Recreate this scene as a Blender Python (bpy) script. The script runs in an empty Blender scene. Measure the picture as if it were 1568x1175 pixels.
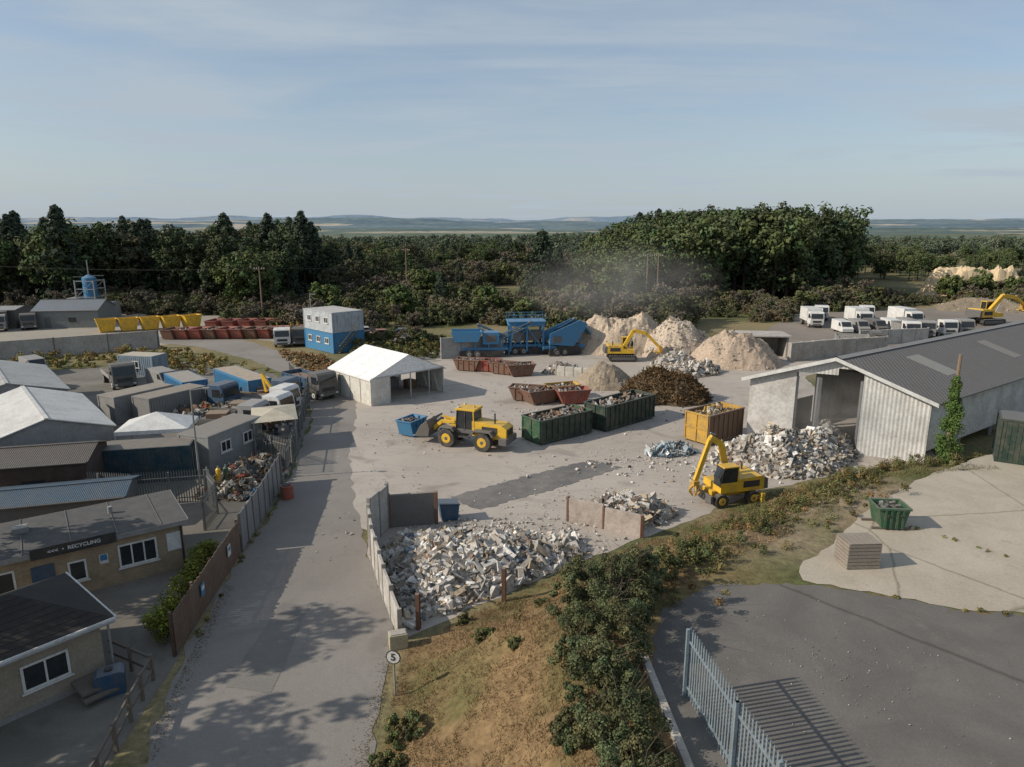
import bpy, math, random
import numpy as np
from mathutils import Vector, Matrix
random.seed(7); RNG=np.random.default_rng(11)
R=math.radians
scene=bpy.context.scene
COL=scene.collection

# ------------------------------------------------------------------ materials
_m={}
def newmat(name):
    m=bpy.data.materials.new(name); m.use_nodes=True
    nt=m.node_tree; nt.nodes.clear()
    out=nt.nodes.new('ShaderNodeOutputMaterial'); b=nt.nodes.new('ShaderNodeBsdfPrincipled')
    nt.links.new(b.outputs[0],out.inputs[0]); return m,nt,b
def N(nt,t,**k):
    n=nt.nodes.new(t)
    for a,v in k.items(): setattr(n,a,v)
    return n
def noise(nt,scale,detail=4,rough=.6,vec=None,dist=0):
    n=N(nt,'ShaderNodeTexNoise'); n.inputs['Scale'].default_value=scale; n.inputs['Detail'].default_value=detail
    n.inputs['Roughness'].default_value=rough; n.inputs['Distortion'].default_value=dist
    if vec is not None: nt.links.new(vec,n.inputs['Vector'])
    return n
def ramp(nt,fac,stops):
    r=N(nt,'ShaderNodeValToRGB'); e=r.color_ramp.elements
    while len(e)<len(stops): e.new(.5)
    for i,(p,c) in enumerate(stops):
        e[i].position=p; e[i].color=(*c,1) if len(c)==3 else c
    nt.links.new(fac,r.inputs[0]); return r
def mix(nt,a,b,fac,mode='MIX'):
    m=N(nt,'ShaderNodeMix',data_type='RGBA',blend_type=mode)
    for s,i in ((fac,0),(a,6),(b,7)):
        if isinstance(s,(int,float)): m.inputs[i].default_value=s
        elif isinstance(s,tuple): m.inputs[i].default_value=(*s[:3],1)
        else: nt.links.new(s,m.inputs[i])
    return m.outputs[2]
def M(c,rough=.6,metal=0,dirt=.35,scale=1.5,key=None,dc=(.16,.13,.10),dust=.28):
    k=key or ('m',tuple(c),rough,metal,dirt,scale)
    if k in _m: return _m[k]
    m,nt,b=newmat('paint_%d'%len(_m)); geo=N(nt,'ShaderNodeNewGeometry')
    n=noise(nt,scale,5,.7,geo.outputs['Position']); f=ramp(nt,n.outputs[0],[(.40,(0,0,0)),(.72,(min(1,dirt*1.3),)*3)])
    n2=noise(nt,scale*9,2,.6,geo.outputs['Position']); f2=ramp(nt,n2.outputs[0],[(.3,(.8,)*3),(.7,(1.1,)*3)])
    col=mix(nt,tuple(c),dc,f.outputs[0]); col=mix(nt,col,f2.outputs[0],1.0,'MULTIPLY')
    if metal<.3 and rough>.4 and dust:
        sp=N(nt,'ShaderNodeSeparateXYZ'); nt.links.new(geo.outputs['Normal'],sp.inputs[0])
        up=ramp(nt,sp.outputs[2],[(.6,(0,0,0)),(1,(dust,)*3)]); col=mix(nt,col,(.30,.26,.21),up.outputs[0])
    nt.links.new(col,b.inputs['Base Color']); b.inputs['Roughness'].default_value=rough; b.inputs['Metallic'].default_value=metal
    _m[k]=m; return m
def attr_mat(name,rough=.85,nscale=6,amt=.3,trans=0,bump=0):
    if name in _m: return _m[name]
    m,nt,b=newmat(name); a=N(nt,'ShaderNodeAttribute',attribute_name='Col')
    src=a.outputs['Color']
    if amt:
        geo=N(nt,'ShaderNodeNewGeometry')
        n=noise(nt,nscale,4,.65,geo.outputs['Position']); f=ramp(nt,n.outputs[0],[(.3,(1-amt,)*3),(.7,(1+amt,)*3)])
        src=mix(nt,src,f.outputs[0],1.0,'MULTIPLY')
    nt.links.new(src,b.inputs['Base Color'])
    b.inputs['Roughness'].default_value=rough
    b.inputs['Specular IOR Level'].default_value=.15
    if bump:
        bp=N(nt,'ShaderNodeBump'); bp.inputs['Strength'].default_value=bump; bp.inputs['Distance'].default_value=.1
        nt.links.new(n.outputs[0],bp.inputs['Height']); nt.links.new(bp.outputs[0],b.inputs['Normal'])
    _m[name]=m; return m
def surf(name,base,patch,stain,s1=.15,s2=1.2,s3=14,stainlo=.55,rough=.9,tracks=False,cracks=0,stains2=None):
    if name in _m: return _m[name]
    m,nt,b=newmat(name); geo=N(nt,'ShaderNodeNewGeometry'); P=geo.outputs['Position']
    n1=noise(nt,s1,5,.62,P,.6); n2=noise(nt,s2,5,.7,P,.3); n3=noise(nt,s3,3,.7,P)
    col=mix(nt,base,patch,ramp(nt,n1.outputs[0],[(.38,(0,0,0)),(.62,(1,1,1))]).outputs[0])
    col=mix(nt,col,stain,ramp(nt,n2.outputs[0],[(stainlo,(0,0,0)),(stainlo+.22,(.65,)*3)]).outputs[0])
    if stains2:
        n5=noise(nt,.22,3,.5,P,1.0); col=mix(nt,col,stains2,ramp(nt,n5.outputs[0],[(.58,(0,0,0)),(.68,(.5,)*3)]).outputs[0])
    col=mix(nt,col,ramp(nt,n3.outputs[0],[(.3,(.88,)*3),(.7,(1.10,)*3)]).outputs[0],1.0,'MULTIPLY')
    if tracks:
        mp=N(nt,'ShaderNodeMapping'); mp.inputs['Rotation'].default_value=(0,0,R(tracks)); mp.inputs['Scale'].default_value=(.03,.09,1)
        nt.links.new(P,mp.inputs[0]); n4=noise(nt,2.4,2,.5,mp.outputs[0],2.4)
        col=mix(nt,col,ramp(nt,n4.outputs[0],[(.47,(1,)*3),(.49,(.91,)*3),(.51,(.91,)*3),(.53,(1.0,)*3)]).outputs[0],1.0,'MULTIPLY')
    if cracks:
        v=N(nt,'ShaderNodeTexVoronoi',feature='DISTANCE_TO_EDGE'); v.inputs['Scale'].default_value=cracks
        nv=noise(nt,.8,4,.6,P); ad=N(nt,'ShaderNodeMix',data_type='VECTOR'); ad.inputs[0].default_value=.25; nt.links.new(P,ad.inputs[4]); nt.links.new(nv.outputs['Color'],ad.inputs[5]); nt.links.new(ad.outputs[1],v.inputs['Vector'])
        col=mix(nt,col,ramp(nt,v.outputs[0],[(.0,(.55,.55,.5)),(.010,(1,)*3)]).outputs[0],1.0,'MULTIPLY')
    nt.links.new(col,b.inputs['Base Color']); b.inputs['Roughness'].default_value=rough
    bp=N(nt,'ShaderNodeBump'); bp.inputs['Strength'].default_value=.35; bp.inputs['Distance'].default_value=.04
    nt.links.new(n3.outputs[0],bp.inputs['Height']); nt.links.new(bp.outputs[0],b.inputs['Normal'])
    _m[name]=m; return m
def corr(c,freq=8,key='',axis=0,rough=.5,dirt=.4,light=None):
    k=('corr',tuple(c),freq,axis,key)
    if k in _m: return _m[k]
    m,nt,b=newmat('clad_%d'%len(_m)); tc=N(nt,'ShaderNodeTexCoord'); w=N(nt,'ShaderNodeTexWave')
    w.bands_direction='XYZ'[axis]; w.inputs['Scale'].default_value=freq*.5; nt.links.new(tc.outputs['Object'],w.inputs[0])
    n=noise(nt,.7,5,.7,tc.outputs['Object']); n2=noise(nt,6,3,.7,tc.outputs['Object'])
    col=mix(nt,tuple(c),(.14,.12,.10),ramp(nt,n.outputs[0],[(.42,(0,0,0)),(.75,(dirt,)*3)]).outputs[0])
    col=mix(nt,col,ramp(nt,n2.outputs[0],[(.3,(.82,)*3),(.7,(1.1,)*3)]).outputs[0],1.0,'MULTIPLY')
    col=mix(nt,col,ramp(nt,w.outputs[0],[(0,(.85,)*3),(.5,(1,)*3)]).outputs[0],1.0,'MULTIPLY')
    nt.links.new(col,b.inputs['Base Color']); b.inputs['Roughness'].default_value=rough
    bp=N(nt,'ShaderNodeBump'); bp.inputs['Distance'].default_value=.04; bp.inputs['Strength'].default_value=.6
    nt.links.new(w.outputs[0],bp.inputs['Height']); nt.links.new(bp.outputs[0],b.inputs['Normal'])
    _m[k]=m; return m
def brick():
    if 'brick' in _m: return _m['brick']
    m,nt,b=newmat('tan_brick'); tc=N(nt,'ShaderNodeTexCoord'); mp=N(nt,'ShaderNodeMapping'); mp.inputs['Rotation'].default_value=(R(90),0,0)
    nt.links.new(tc.outputs['Object'],mp.inputs[0])
    t=N(nt,'ShaderNodeTexBrick'); t.inputs['Scale'].default_value=4.5; t.inputs['Color1'].default_value=(.36,.26,.15,1); t.inputs['Color2'].default_value=(.27,.20,.12,1)
    t.inputs['Mortar'].default_value=(.3,.28,.24,1); nt.links.new(mp.outputs[0],t.inputs[0])
    n=noise(nt,1.1,5,.6,tc.outputs['Object']); c=mix(nt,t.outputs[0],ramp(nt,n.outputs[0],[(.3,(.75,)*3),(.7,(1.15,)*3)]).outputs[0],1.0,'MULTIPLY')
    nt.links.new(c,b.inputs['Base Color']); b.inputs['Roughness'].default_value=.9; _m['brick']=m; return m
YEL=M((.70,.42,.025),.5,0,.35,key='yellow',dust=.15); DYEL=M((.50,.29,.04),.6,0,.5,key='dyel'); BLK=M((.022,.022,.024),.7,key='black',dirt=.25,dust=.1); RUB=M((.03,.03,.03),.85,key='rubber',dirt=.5)
GLS=M((.02,.025,.03),.12,key='glass',dirt=.12); WHT=M((.66,.66,.64),.5,key='white',dirt=.25,dust=.1); GRY=M((.26,.26,.255),.6,key='grey'); DGRY=M((.1,.1,.1),.6,key='dgrey',dust=.15)
BLU=M((.03,.19,.38),.55,key='blue',dirt=.35,dust=.2); DBLU=M((.02,.07,.14),.5,key='dblue'); RED=M((.28,.06,.04),.6,key='red',dirt=.6); RUST=M((.17,.08,.05),.8,key='rust',dirt=.6)
GRN=M((.012,.035,.024),.6,key='green',dirt=.4,dust=.15); LGRN=M((.02,.085,.04),.6,key='lgreen',dirt=.5); STEEL=M((.33,.34,.35),.45,.5,key='steel'); WOOD=M((.2,.14,.09),.85,key='wood'); DWOOD=M((.09,.05,.035),.85,key='dwood')
CONC=M((.38,.36,.33),.9,0,.5,.6,key='concrete'); CONC2=M((.46,.44,.41),.9,0,.45,.7,key='concrete_pale'); CREAM=M((.5,.46,.36),.7,key='cream'); ALU=M((.5,.52,.54),.35,.4,key='alu')

# ------------------------------------------------------------------ builder
class B:
    def __init__(s,name,loc=(0,0,0),rot=0,sc=1):
        s.name=name; s.loc=loc; s.rot=rot; s.parts={}; s.cur='body'; s.sc=sc
    def part(s,n): s.cur=n; return s
    def add(s,v,f,mat):
        p=s.parts.setdefault(s.cur,[[],[],[],[]]); o=len(p[0]); p[0]+=[tuple(x) for x in v]
        if mat not in p[3]: p[3].append(mat)
        i=p[3].index(mat)
        for q in f: p[1].append([o+a for a in q]); p[2].append(i)
        return s
    def box(s,x,y,z,sx,sy,sz,mat,rx=0,ry=0,rz=0):
        M3=Matrix.Rotation(rz,3,'Z')@Matrix.Rotation(ry,3,'Y')@Matrix.Rotation(rx,3,'X')
        v=[Vector((x,y,z))+M3@Vector((a*sx/2,b*sy/2,c*sz/2)) for a in(-1,1) for b in(-1,1) for c in(-1,1)]
        return s.add(v,[(0,1,3,2),(4,6,7,5),(0,4,5,1),(2,3,7,6),(0,2,6,4),(1,5,7,3)],mat)
    def prism(s,pts,y0,y1,mat):
        n=len(pts); v=[(p[0],y0,p[1]) for p in pts]+[(p[0],y1,p[1]) for p in pts]
        return s.add(v,[list(range(n)),list(range(2*n-1,n-1,-1))]+[(i,i+n,(i+1)%n+n,(i+1)%n) for i in range(n)],mat)
    def cyl(s,p0,p1,r,mat,r1=None,n=12):
        p0=Vector(p0);p1=Vector(p1);d=(p1-p0); r1=r if r1 is None else r1
        a=d.orthogonal().normalized(); b=d.normalized().cross(a); v=[]
        for p,rr in((p0,r),(p1,r1)):
            for i in range(n):
                t=2*math.pi*i/n; v.append(p+a*math.cos(t)*rr+b*math.sin(t)*rr)
        return s.add(v,[list(range(n-1,-1,-1)),list(range(n,2*n))]+[(i,(i+1)%n,(i+1)%n+n,i+n) for i in range(n)],mat)
    def beam(s,p0,p1,w,h,mat,y=0):
        (x0,z0),(x1,z1)=p0,p1; L=math.hypot(x1-x0,z1-z0); nx,nz=-(z1-z0)/L*h/2,(x1-x0)/L*h/2
        return s.prism([(x0+nx,z0+nz),(x0-nx,z0-nz),(x1-nx,z1-nz),(x1+nx,z1+nz)],y-w/2,y+w/2,mat)
    def wheel(s,x,y,r,w,hub=None):
        s.cyl((x,y-w/2,r),(x,y+w/2,r),r,RUB,n=18)
        h=hub or GRY
        s.cyl((x,y-w/2-.02,r),(x,y+w/2+.02,r),r*.55,h,n=12); s.cyl((x,y-w/2-.05,r),(x,y+w/2+.05,r),r*.2,DGRY,n=8); return s
    def done(s,bevel=0):
        objs=[]
        for pn,(v,f,mi,mats) in s.parts.items():
            if not v: continue
            me=bpy.data.meshes.new(pn); me.from_pydata(v,[],f); 
            for m in mats: me.materials.append(m)
            me.polygons.foreach_set('material_index',mi); me.update()
            o=bpy.data.objects.new(pn,me); COL.objects.link(o); objs.append(o)
            if bevel:
                bv=o.modifiers.new('b','BEVEL'); bv.width=bevel; bv.segments=2; bv.limit_method='ANGLE'
        if len(objs)==1: root=objs[0]; root.name=s.name
        else:
            root=bpy.data.objects.new(s.name,None); COL.objects.link(root)
            for o in objs: o.parent=root
        root.location=s.loc; root.rotation_euler=(0,0,s.rot); root.scale=(s.sc,)*3
        return root
def npmesh(name,V,F,C,mats,mi=None,link=True):
    me=bpy.data.meshes.new(name); nv=len(V); nf=len(F); k=F.shape[1]
    me.vertices.add(nv); me.vertices.foreach_set('co',np.asarray(V,np.float32).ravel())
    me.loops.add(nf*k); me.loops.foreach_set('vertex_index',F.astype(np.int32).ravel())
    me.polygons.add(nf); me.polygons.foreach_set('loop_start',np.arange(0,nf*k,k,dtype=np.int32))
    me.polygons.foreach_set('use_smooth',np.zeros(nf,bool))
    if mi is not None: me.polygons.foreach_set('material_index',mi.astype(np.int32))
    me.update(calc_edges=True)
    if C is not None:
        a=me.color_attributes.new('Col','FLOAT_COLOR','POINT'); c=np.ones((nv,4),np.float32); c[:,:3]=C; a.data.foreach_set('color',c.ravel())
    for m in mats: me.materials.append(m)
    me.validate(); o=bpy.data.objects.new(name,me)
    if link: COL.objects.link(o)
    return o

# ------------------------------------------------------------------ noise / terrain
_h=RNG.random((256,256))
def vnoise(x,y):
    x=np.asarray(x,float); y=np.asarray(y,float); xi=np.floor(x).astype(int); yi=np.floor(y).astype(int); fx=x-xi; fy=y-yi
    fx=fx*fx*(3-2*fx); fy=fy*fy*(3-2*fy); g=lambda a,b:_h[a%256,b%256]
    return (g(xi,yi)*(1-fx)+g(xi+1,yi)*fx)*(1-fy)+(g(xi,yi+1)*(1-fx)+g(xi+1,yi+1)*fx)*fy
def fbm(x,y,o=4):
    s=0;a=.5
    for i in range(o): s=s+a*vnoise(x*2**i+i*17.3,y*2**i+i*9.1); a*=.5
    return s
def inpoly(x,y,P):
    c=np.zeros(np.shape(x),bool); n=len(P)
    for i in range(n):
        x0,y0=P[i];x1,y1=P[(i+1)%n]
        if y0==y1: continue
        k=((y0>y)!=(y1>y))&(x<(x1-x0)*(y-y0)/(y1-y0)+x0); c^=k
    return c
def pdist(x,y,P,closed=True):
    d=np.full(np.shape(x),1e9); n=len(P)
    for i in range(n if closed else n-1):
        ax,ay=P[i];bx,by=P[(i+1)%n]; L=(bx-ax)**2+(by-ay)**2+1e-9
        t=np.clip(((x-ax)*(bx-ax)+(y-ay)*(by-ay))/L,0,1); d=np.minimum(d,np.hypot(x-ax-t*(bx-ax),y-ay-t*(by-ay)))
    return d
FOOT=[(-4.7,-40),(-4.6,15),(-4.7,20),(-4.9,26.5),(-1.4,29.9),(2.6,33.2),(7.6,36.9),(12,40.2),(17.5,44.6),(24,47.6),(33,48.6),(50,61),(90,89),(200,165)]
FPOLY=FOOT+[(400,165),(400,-40)]
PH=3.5
def H(x,y):
    x=np.asarray(x,float); y=np.asarray(y,float)
    d=np.where(inpoly(x,y,FPOLY),pdist(x,y,FOOT,False),0); t=np.clip(d/8.3,0,1); z=PH*t*t*(3-2*t)
    b=np.clip(d/1.5,0,1)*np.clip((8.0-d)/1.5,0,1)
    z=z+b*((fbm(x*.35,y*.35)-.47)*1.1)
    far=np.clip((y-170)/200,0,1)
    return z+far*(fbm(x*.01,y*.01)-.45)*3
def hz(x,y): return float(H(np.array([x]),np.array([y]))[0])
xs=np.unique(np.concatenate([np.linspace(-6000,-300,24),np.linspace(-300,-60,50),np.arange(-60,-8,1.2),np.arange(-8,50,.4),np.arange(50,120,1.5),np.linspace(120,400,40),np.linspace(400,6000,24)]))
ys=np.unique(np.concatenate([np.linspace(-60,8,12),np.arange(8,54,.4),np.arange(54,130,1.2),np.linspace(130,400,60),np.linspace(400,9000,40)]))
X,Y=np.meshgrid(xs,ys); Z=H(X,Y); nx,ny=len(xs),len(ys)
V=np.stack([X.ravel(),Y.ravel(),Z.ravel()],1)
I=(np.arange(ny-1)[:,None]*nx+np.arange(nx-1)[None]).ravel(); F=np.stack([I,I+1,I+nx+1,I+nx],1)
inside=inpoly(X,Y,FPOLY); d=np.where(inside,pdist(X,Y,FOOT,False),0)
def lerp(a,b,t): t=np.clip(t,0,1)[...,None]; return np.array(a)*(1-t)+np.array(b)*t
n1=fbm(X*.07,Y*.07,5); n2=fbm(X*.6+50,Y*.6,4)
c=lerp((.10,.105,.045),(.22,.18,.10),(n1-.4)*4)
dry=lerp((.20,.135,.07),(.12,.105,.045),(n2-.42)*4); green=lerp((.085,.095,.035),(.18,.14,.08),(n2-.4)*4)
gmask=np.clip((X-7)/5,0,1)[...,None]; bank=dry*(1-gmask)+green*gmask
dirtm=(np.exp(-(((X-19)/4.5)**2+((Y-35)/3.5)**2))+.7*np.exp(-(((X-13)/3)**2+((Y-30)/2.5)**2)))[...,None].clip(0,1); bank=bank*(1-dirtm)+np.array((.27,.21,.145))*dirtm
bm=np.clip(d/.4,0,1)[...,None]; c=c*(1-bm)+bank*bm
SMO=lambda o:(o.data.polygons.foreach_set('use_smooth',np.ones(len(o.data.polygons),bool)),o.data.update())
g=npmesh('ground',V,F,c.reshape(-1,3),[attr_mat('ground_soil_grass',.95,3,.35,bump=.6)]); SMO(g)

def sheet(name,pts,z,mat,jit=.25,step=.8):
    P=[]
    n=len(pts)
    for i in range(n):
        a=Vector(pts[i]);b=Vector(pts[(i+1)%n]);k=max(1,int((b-a).length/step))
        for j in range(k):
            q=a.lerp(b,j/k); P.append((q.x+random.uniform(-jit,jit)*.6,q.y+random.uniform(-jit,jit)*.6,z))
    me=bpy.data.meshes.new(name); me.from_pydata(P,[],[list(range(len(P)))]); me.materials.append(mat); me.update()
    if me.polygons[0].normal.z<0: me.flip_normals()
    o=bpy.data.objects.new(name,me); COL.objects.link(o); return o
YARD=surf('yard_dust',(.345,.305,.265),(.40,.355,.31),(.25,.22,.19),.06,.5,9,.54,tracks=50,stains2=(.20,.178,.155))
ROADM=surf('road_asphalt_dusty',(.19,.172,.155),(.23,.21,.19),(.135,.122,.11),.12,.9,16,.56,stains2=(.15,.137,.122))
TARM=surf('tarmac_dark',(.105,.097,.088),(.14,.13,.118),(.18,.165,.145),.25,.7,12,.56,cracks=.09)
PADM=surf('concrete_slab',(.41,.36,.29),(.35,.305,.24),(.24,.21,.16),.3,.9,10,.56,cracks=.16)
PATCH=surf('wet_asphalt',(.115,.11,.108),(.16,.15,.14),(.24,.21,.18),.3,1.0,12,.5)
sheet('yard_ground',[(-5,27.2),(-8.3,35.5),(-8,38),(-15.5,43.4),(-19,63.6),(-22,72),(-20.5,78),(-17,86),(-12,99),(4,101),(24,108),(50,104),(52,98),(36,82),(33.2,66),(36,58),(33,48.9),(24,48),(17.5,45),(12,40.6),(7.6,37.3),(2.6,33.6),(-1.4,30.3)],.010,YARD)
sheet('road',[(-12.9,5),(-12.7,19.8),(-14.2,26),(-15.1,35.3),(-15.7,43.4),(-19.2,63.6),(-22.5,72),(-27.9,83),(-36,93),(-49,104.4),(-60,109),(-60,114),(-45,112),(-38,104),(-29,93),(-22,84),(-18,76),(-15.5,66),(-13,52),(-10.6,43),(-8.4,36),(-5.1,27),(-4.9,20),(-4.8,5)],.020,ROADM,.35)
sheet('asphalt_patch',[(-4.2,43.7),(-2.3,41.6),(2.2,44.6),(8.4,49.6),(6.2,51.4),(.5,47.3)],.030,PATCH,.3,.35)
sheet('asphalt_patch',[(-11.5,24),(-9.5,23.6),(-9.9,30),(-11.3,30.2)],.030,surf('old_patch',(.16,.148,.135),(.19,.178,.16),(.13,.12,.11),.3,1,14),.1,.4)
sheet('compound_yard',[(-14.4,26.2),(-15.3,35.3),(-15.9,43.4),(-19.4,63.6),(-23,72),(-30,84),(-44,92),(-60,86),(-70,60),(-60,10),(-12.9,8)],.008,surf('compound',(.13,.118,.10),(.19,.175,.15),(.08,.07,.06),.2,.9,11),.2)
sheet('lorry_park',[(40,98),(62,92),(110,112),(150,150),(110,160),(60,145),(46,122)],.008,surf('park',(.17,.145,.12),(.22,.19,.16),(.11,.1,.09),.05,.5,6),.6)
sheet('skip_yard',[(-110,100),(-75,96),(-52,107),(-46,113),(-24,101),(-16,112),(-30,126),(-60,150),(-100,170),(-130,150)],.008,surf('park2',(.27,.24,.2),(.33,.3,.25),(.16,.15,.13),.05,.5,6),.6)
sheet('tarmac_forecourt',[(4.9,2),(4.75,20.6),(5.6,23.6),(8.4,25.8),(12.3,25.8),(18,23.7),(30,22.8),(60,22),(60,2)],PH+.012,TARM,.3,.4)
sheet('concrete_pad',[(12.2,26.1),(18,23.8),(30,22.9),(60,22.1),(60,50),(46,47),(31,42.4),(24,38),(18.2,33),(15,29.5),(12.6,27.4)],PH+.024,PADM,.2,.5)

# ------------------------------------------------------------------ foliage
LEAF=attr_mat('foliage_leaves',.75,1.2,.2); FAR=attr_mat('foliage_far',.9,1,0); BARK=M((.1,.075,.055),.95,key='bark',dust=0)
def leafquads(C,Nr,S,asp=.62):
    n=len(C); Nr=Nr/(np.linalg.norm(Nr,axis=1,keepdims=True)+1e-9); r=RNG.normal(size=(n,3)); t=np.cross(Nr,r); t/=np.linalg.norm(t,axis=1,keepdims=True)+1e-9
    b=np.cross(Nr,t); S=S[:,None]; V=np.stack([C-t*S,C-b*S*asp,C+t*S,C+b*S*asp],1).reshape(-1,3); return V,np.arange(4*n).reshape(-1,4)
def cloud(centers,radii,per,size,cols,flat=.8,jit=.6,var=.25):
    k=len(centers); idx=np.repeat(np.arange(k),per); n=len(idx)
    dirs=RNG.normal(size=(n,3)); dirs/=np.linalg.norm(dirs,axis=1,keepdims=True)
    rad=radii[idx]*RNG.random(n)**.4; dd=dirs*rad[:,None]; dd[:,2]*=flat
    C=centers[idx]+dd; Nr=dirs+np.array((0,0,.4))+RNG.normal(size=(n,3))*jit; S=size*(.6+.8*RNG.random(n))
    V,F=leafquads(C,Nr,S); cc=cols[idx]*(1-var+2*var*RNG.random((n,1))); return V,F,np.repeat(cc,4,0)
def limbs(h,r,n,spread,z0=.35):
    V=[];F=[]
    def seg(p,q,ra,rb,k=6):
        p=np.array(p,float);q=np.array(q,float); dd=q-p; a=np.cross(dd,(0.3,1,.2)); a/=np.linalg.norm(a); b=np.cross(dd,a); b/=np.linalg.norm(b); o=len(V)
        for c0,rr in((p,ra),(q,rb)):
            for i in range(k):
                t=2*math.pi*i/k; V.append(c0+a*math.cos(t)*rr+b*math.sin(t)*rr)
        for i in range(k): F.append((o+i,o+(i+1)%k,o+k+(i+1)%k,o+k+i))
    seg((0,0,-.3),(0,0,h*.45),r,r*.75); seg((0,0,h*.45),(h*.02,0,h*.9),r*.75,r*.15)
    for i in range(n):
        a=random.uniform(0,6.28); z=h*random.uniform(z0,.7); L=spread*random.uniform(.6,1)
        m=(math.cos(a)*L*.5,math.sin(a)*L*.5,z+L*.2); seg((0,0,z),m,r*.4,r*.25,5); seg(m,(math.cos(a)*L,math.sin(a)*L,z+L*.45),r*.25,r*.06,5)
    return np.array(V),np.array(F)
def treemesh(name,h,rw,kind='broad',nc=70,per=45,size=.28,base=(.05,.085,.025),zlo=.25,link=False,mat=None,flat=.8,cv=.22,var=.2,jit=.55):
    if kind=='shrub': TV,TF=limbs(h*.75,h*.012+.01,7,rw*.5,.15)
    else: TV,TF=limbs(h*.88,h*.012+.05,9,rw*.6,zlo)
    if kind=='broad':
        nl=9; lob=[(0,0,h*.72,rw*.62)]+[(math.cos(a)*rw*.5*random.uniform(.7,1.15),math.sin(a)*rw*.5*random.uniform(.7,1.15),h*random.uniform(zlo+.17,.82),rw*random.uniform(.36,.55)) for a in np.linspace(0,6.28,nl)]
        C=[];rr=[];cc=[]
        for i in range(nc):
            l=lob[i%len(lob)]; dv=RNG.normal(size=3); dv/=np.linalg.norm(dv); q=.55+.5*random.random()
            p=np.array(l[:3])+dv*l[3]*q*np.array((1,1,.85)); p[2]=min(max(p[2],h*zlo*.8),h*.98); C.append(p); rr.append(rw*random.uniform(.15,.26))
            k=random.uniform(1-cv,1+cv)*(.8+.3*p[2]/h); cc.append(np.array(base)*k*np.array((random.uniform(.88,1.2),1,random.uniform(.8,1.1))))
    elif kind=='conifer':
        C=[];rr=[];cc=[]
        for i in range(nc):
            f=random.random()**.8; z=h*(zlo*.6+(1-zlo*.6)*f); w=rw*(1-f)**.75*random.uniform(.55,1.05); a=random.uniform(0,6.28)
            C.append(np.array((math.cos(a)*w,math.sin(a)*w,z))); rr.append(rw*random.uniform(.14,.24)); cc.append(np.array(base)*random.uniform(1-cv,1+cv))
    else:
        C=[];rr=[];cc=[]
        for i in range(nc):
            a=random.uniform(0,6.28); q=math.sqrt(random.random()); z=h*(.1+.85*random.random()*(1-.5*q*q)); 
            C.append(np.array((math.cos(a)*rw*q,math.sin(a)*rw*q,z))); rr.append(rw*random.uniform(.12,.27)); cc.append(np.array(base)*random.uniform(1-cv*1.4,1+cv*1.4)*np.array((random.uniform(.88,1.3),1,.9)))
    V,F,Cc=cloud(np.array(C),np.array(rr),per,size,np.array(cc),flat,jit,var)
    nT=len(TV); V=np.vstack([TV,V]); F2=np.vstack([TF,F+nT]); Cc=np.vstack([np.ones((nT,3))*.08,Cc]); mi=np.r_[np.ones(len(TF)),np.zeros(len(F))]
    return npmesh(name,V,F2,Cc,[mat or LEAF,BARK],mi,link)
def proto_coll(name,objs):
    c=bpy.data.collections.new(name)
    for o in objs: c.objects.link(o)
    return c
def scatter(name,coll,pts,idx,rot,sc):
    me=bpy.data.meshes.new(name); me.from_pydata([tuple(p) for p in pts],[],[])
    for an,tp,data in(('idx','INT',idx),('rz','FLOAT',rot),('sc','FLOAT',sc)):
        a=me.attributes.new(an,tp,'POINT'); a.data.foreach_set('value',np.asarray(data,np.int32 if tp=='INT' else np.float32))
    o=bpy.data.objects.new(name,me); COL.objects.link(o)
    ng=bpy.data.node_groups.new(name,'GeometryNodeTree'); ng.interface.new_socket('Geometry',in_out='INPUT',socket_type='NodeSocketGeometry'); ng.interface.new_socket('Geometry',in_out='OUTPUT',socket_type='NodeSocketGeometry')
    nn=ng.nodes; gi=nn.new('NodeGroupInput'); go=nn.new('NodeGroupOutput'); ip=nn.new('GeometryNodeInstanceOnPoints'); ci=nn.new('GeometryNodeCollectionInfo')
    ci.inputs[0].default_value=coll; ci.inputs[1].default_value=True; ci.inputs[2].default_value=True; ip.inputs['Pick Instance'].default_value=True
    def na(n,t):
        q=nn.new('GeometryNodeInputNamedAttribute'); q.data_type=t; q.inputs[0].default_value=n; return q.outputs[0]
    cx=nn.new('ShaderNodeCombineXYZ'); L=ng.links; L.new(na('rz','FLOAT'),cx.inputs[2]); L.new(gi.outputs[0],ip.inputs['Points']); L.new(ci.outputs[0],ip.inputs['Instance'])
    L.new(na('idx','INT'),ip.inputs['Instance Index']); L.new(cx.outputs[0],ip.inputs['Rotation']); L.new(na('sc','FLOAT'),ip.inputs['Scale']); L.new(ip.outputs[0],go.inputs[0])
    md=o.modifiers.new('scatter','NODES'); md.node_group=ng; return o
k=dict(mat=FAR,zlo=.08,cv=.14,var=.14,jit=.4)  # low colour contrast in these leaves stands in for haze
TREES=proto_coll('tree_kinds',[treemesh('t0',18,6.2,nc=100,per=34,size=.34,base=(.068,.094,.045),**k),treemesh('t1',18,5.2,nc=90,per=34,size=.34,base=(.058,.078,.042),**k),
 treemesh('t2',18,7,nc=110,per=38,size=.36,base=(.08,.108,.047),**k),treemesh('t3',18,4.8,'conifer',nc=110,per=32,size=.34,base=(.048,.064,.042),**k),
 treemesh('t4',18,5.5,nc=90,per=32,size=.34,base=(.088,.092,.056),**k)])
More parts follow.
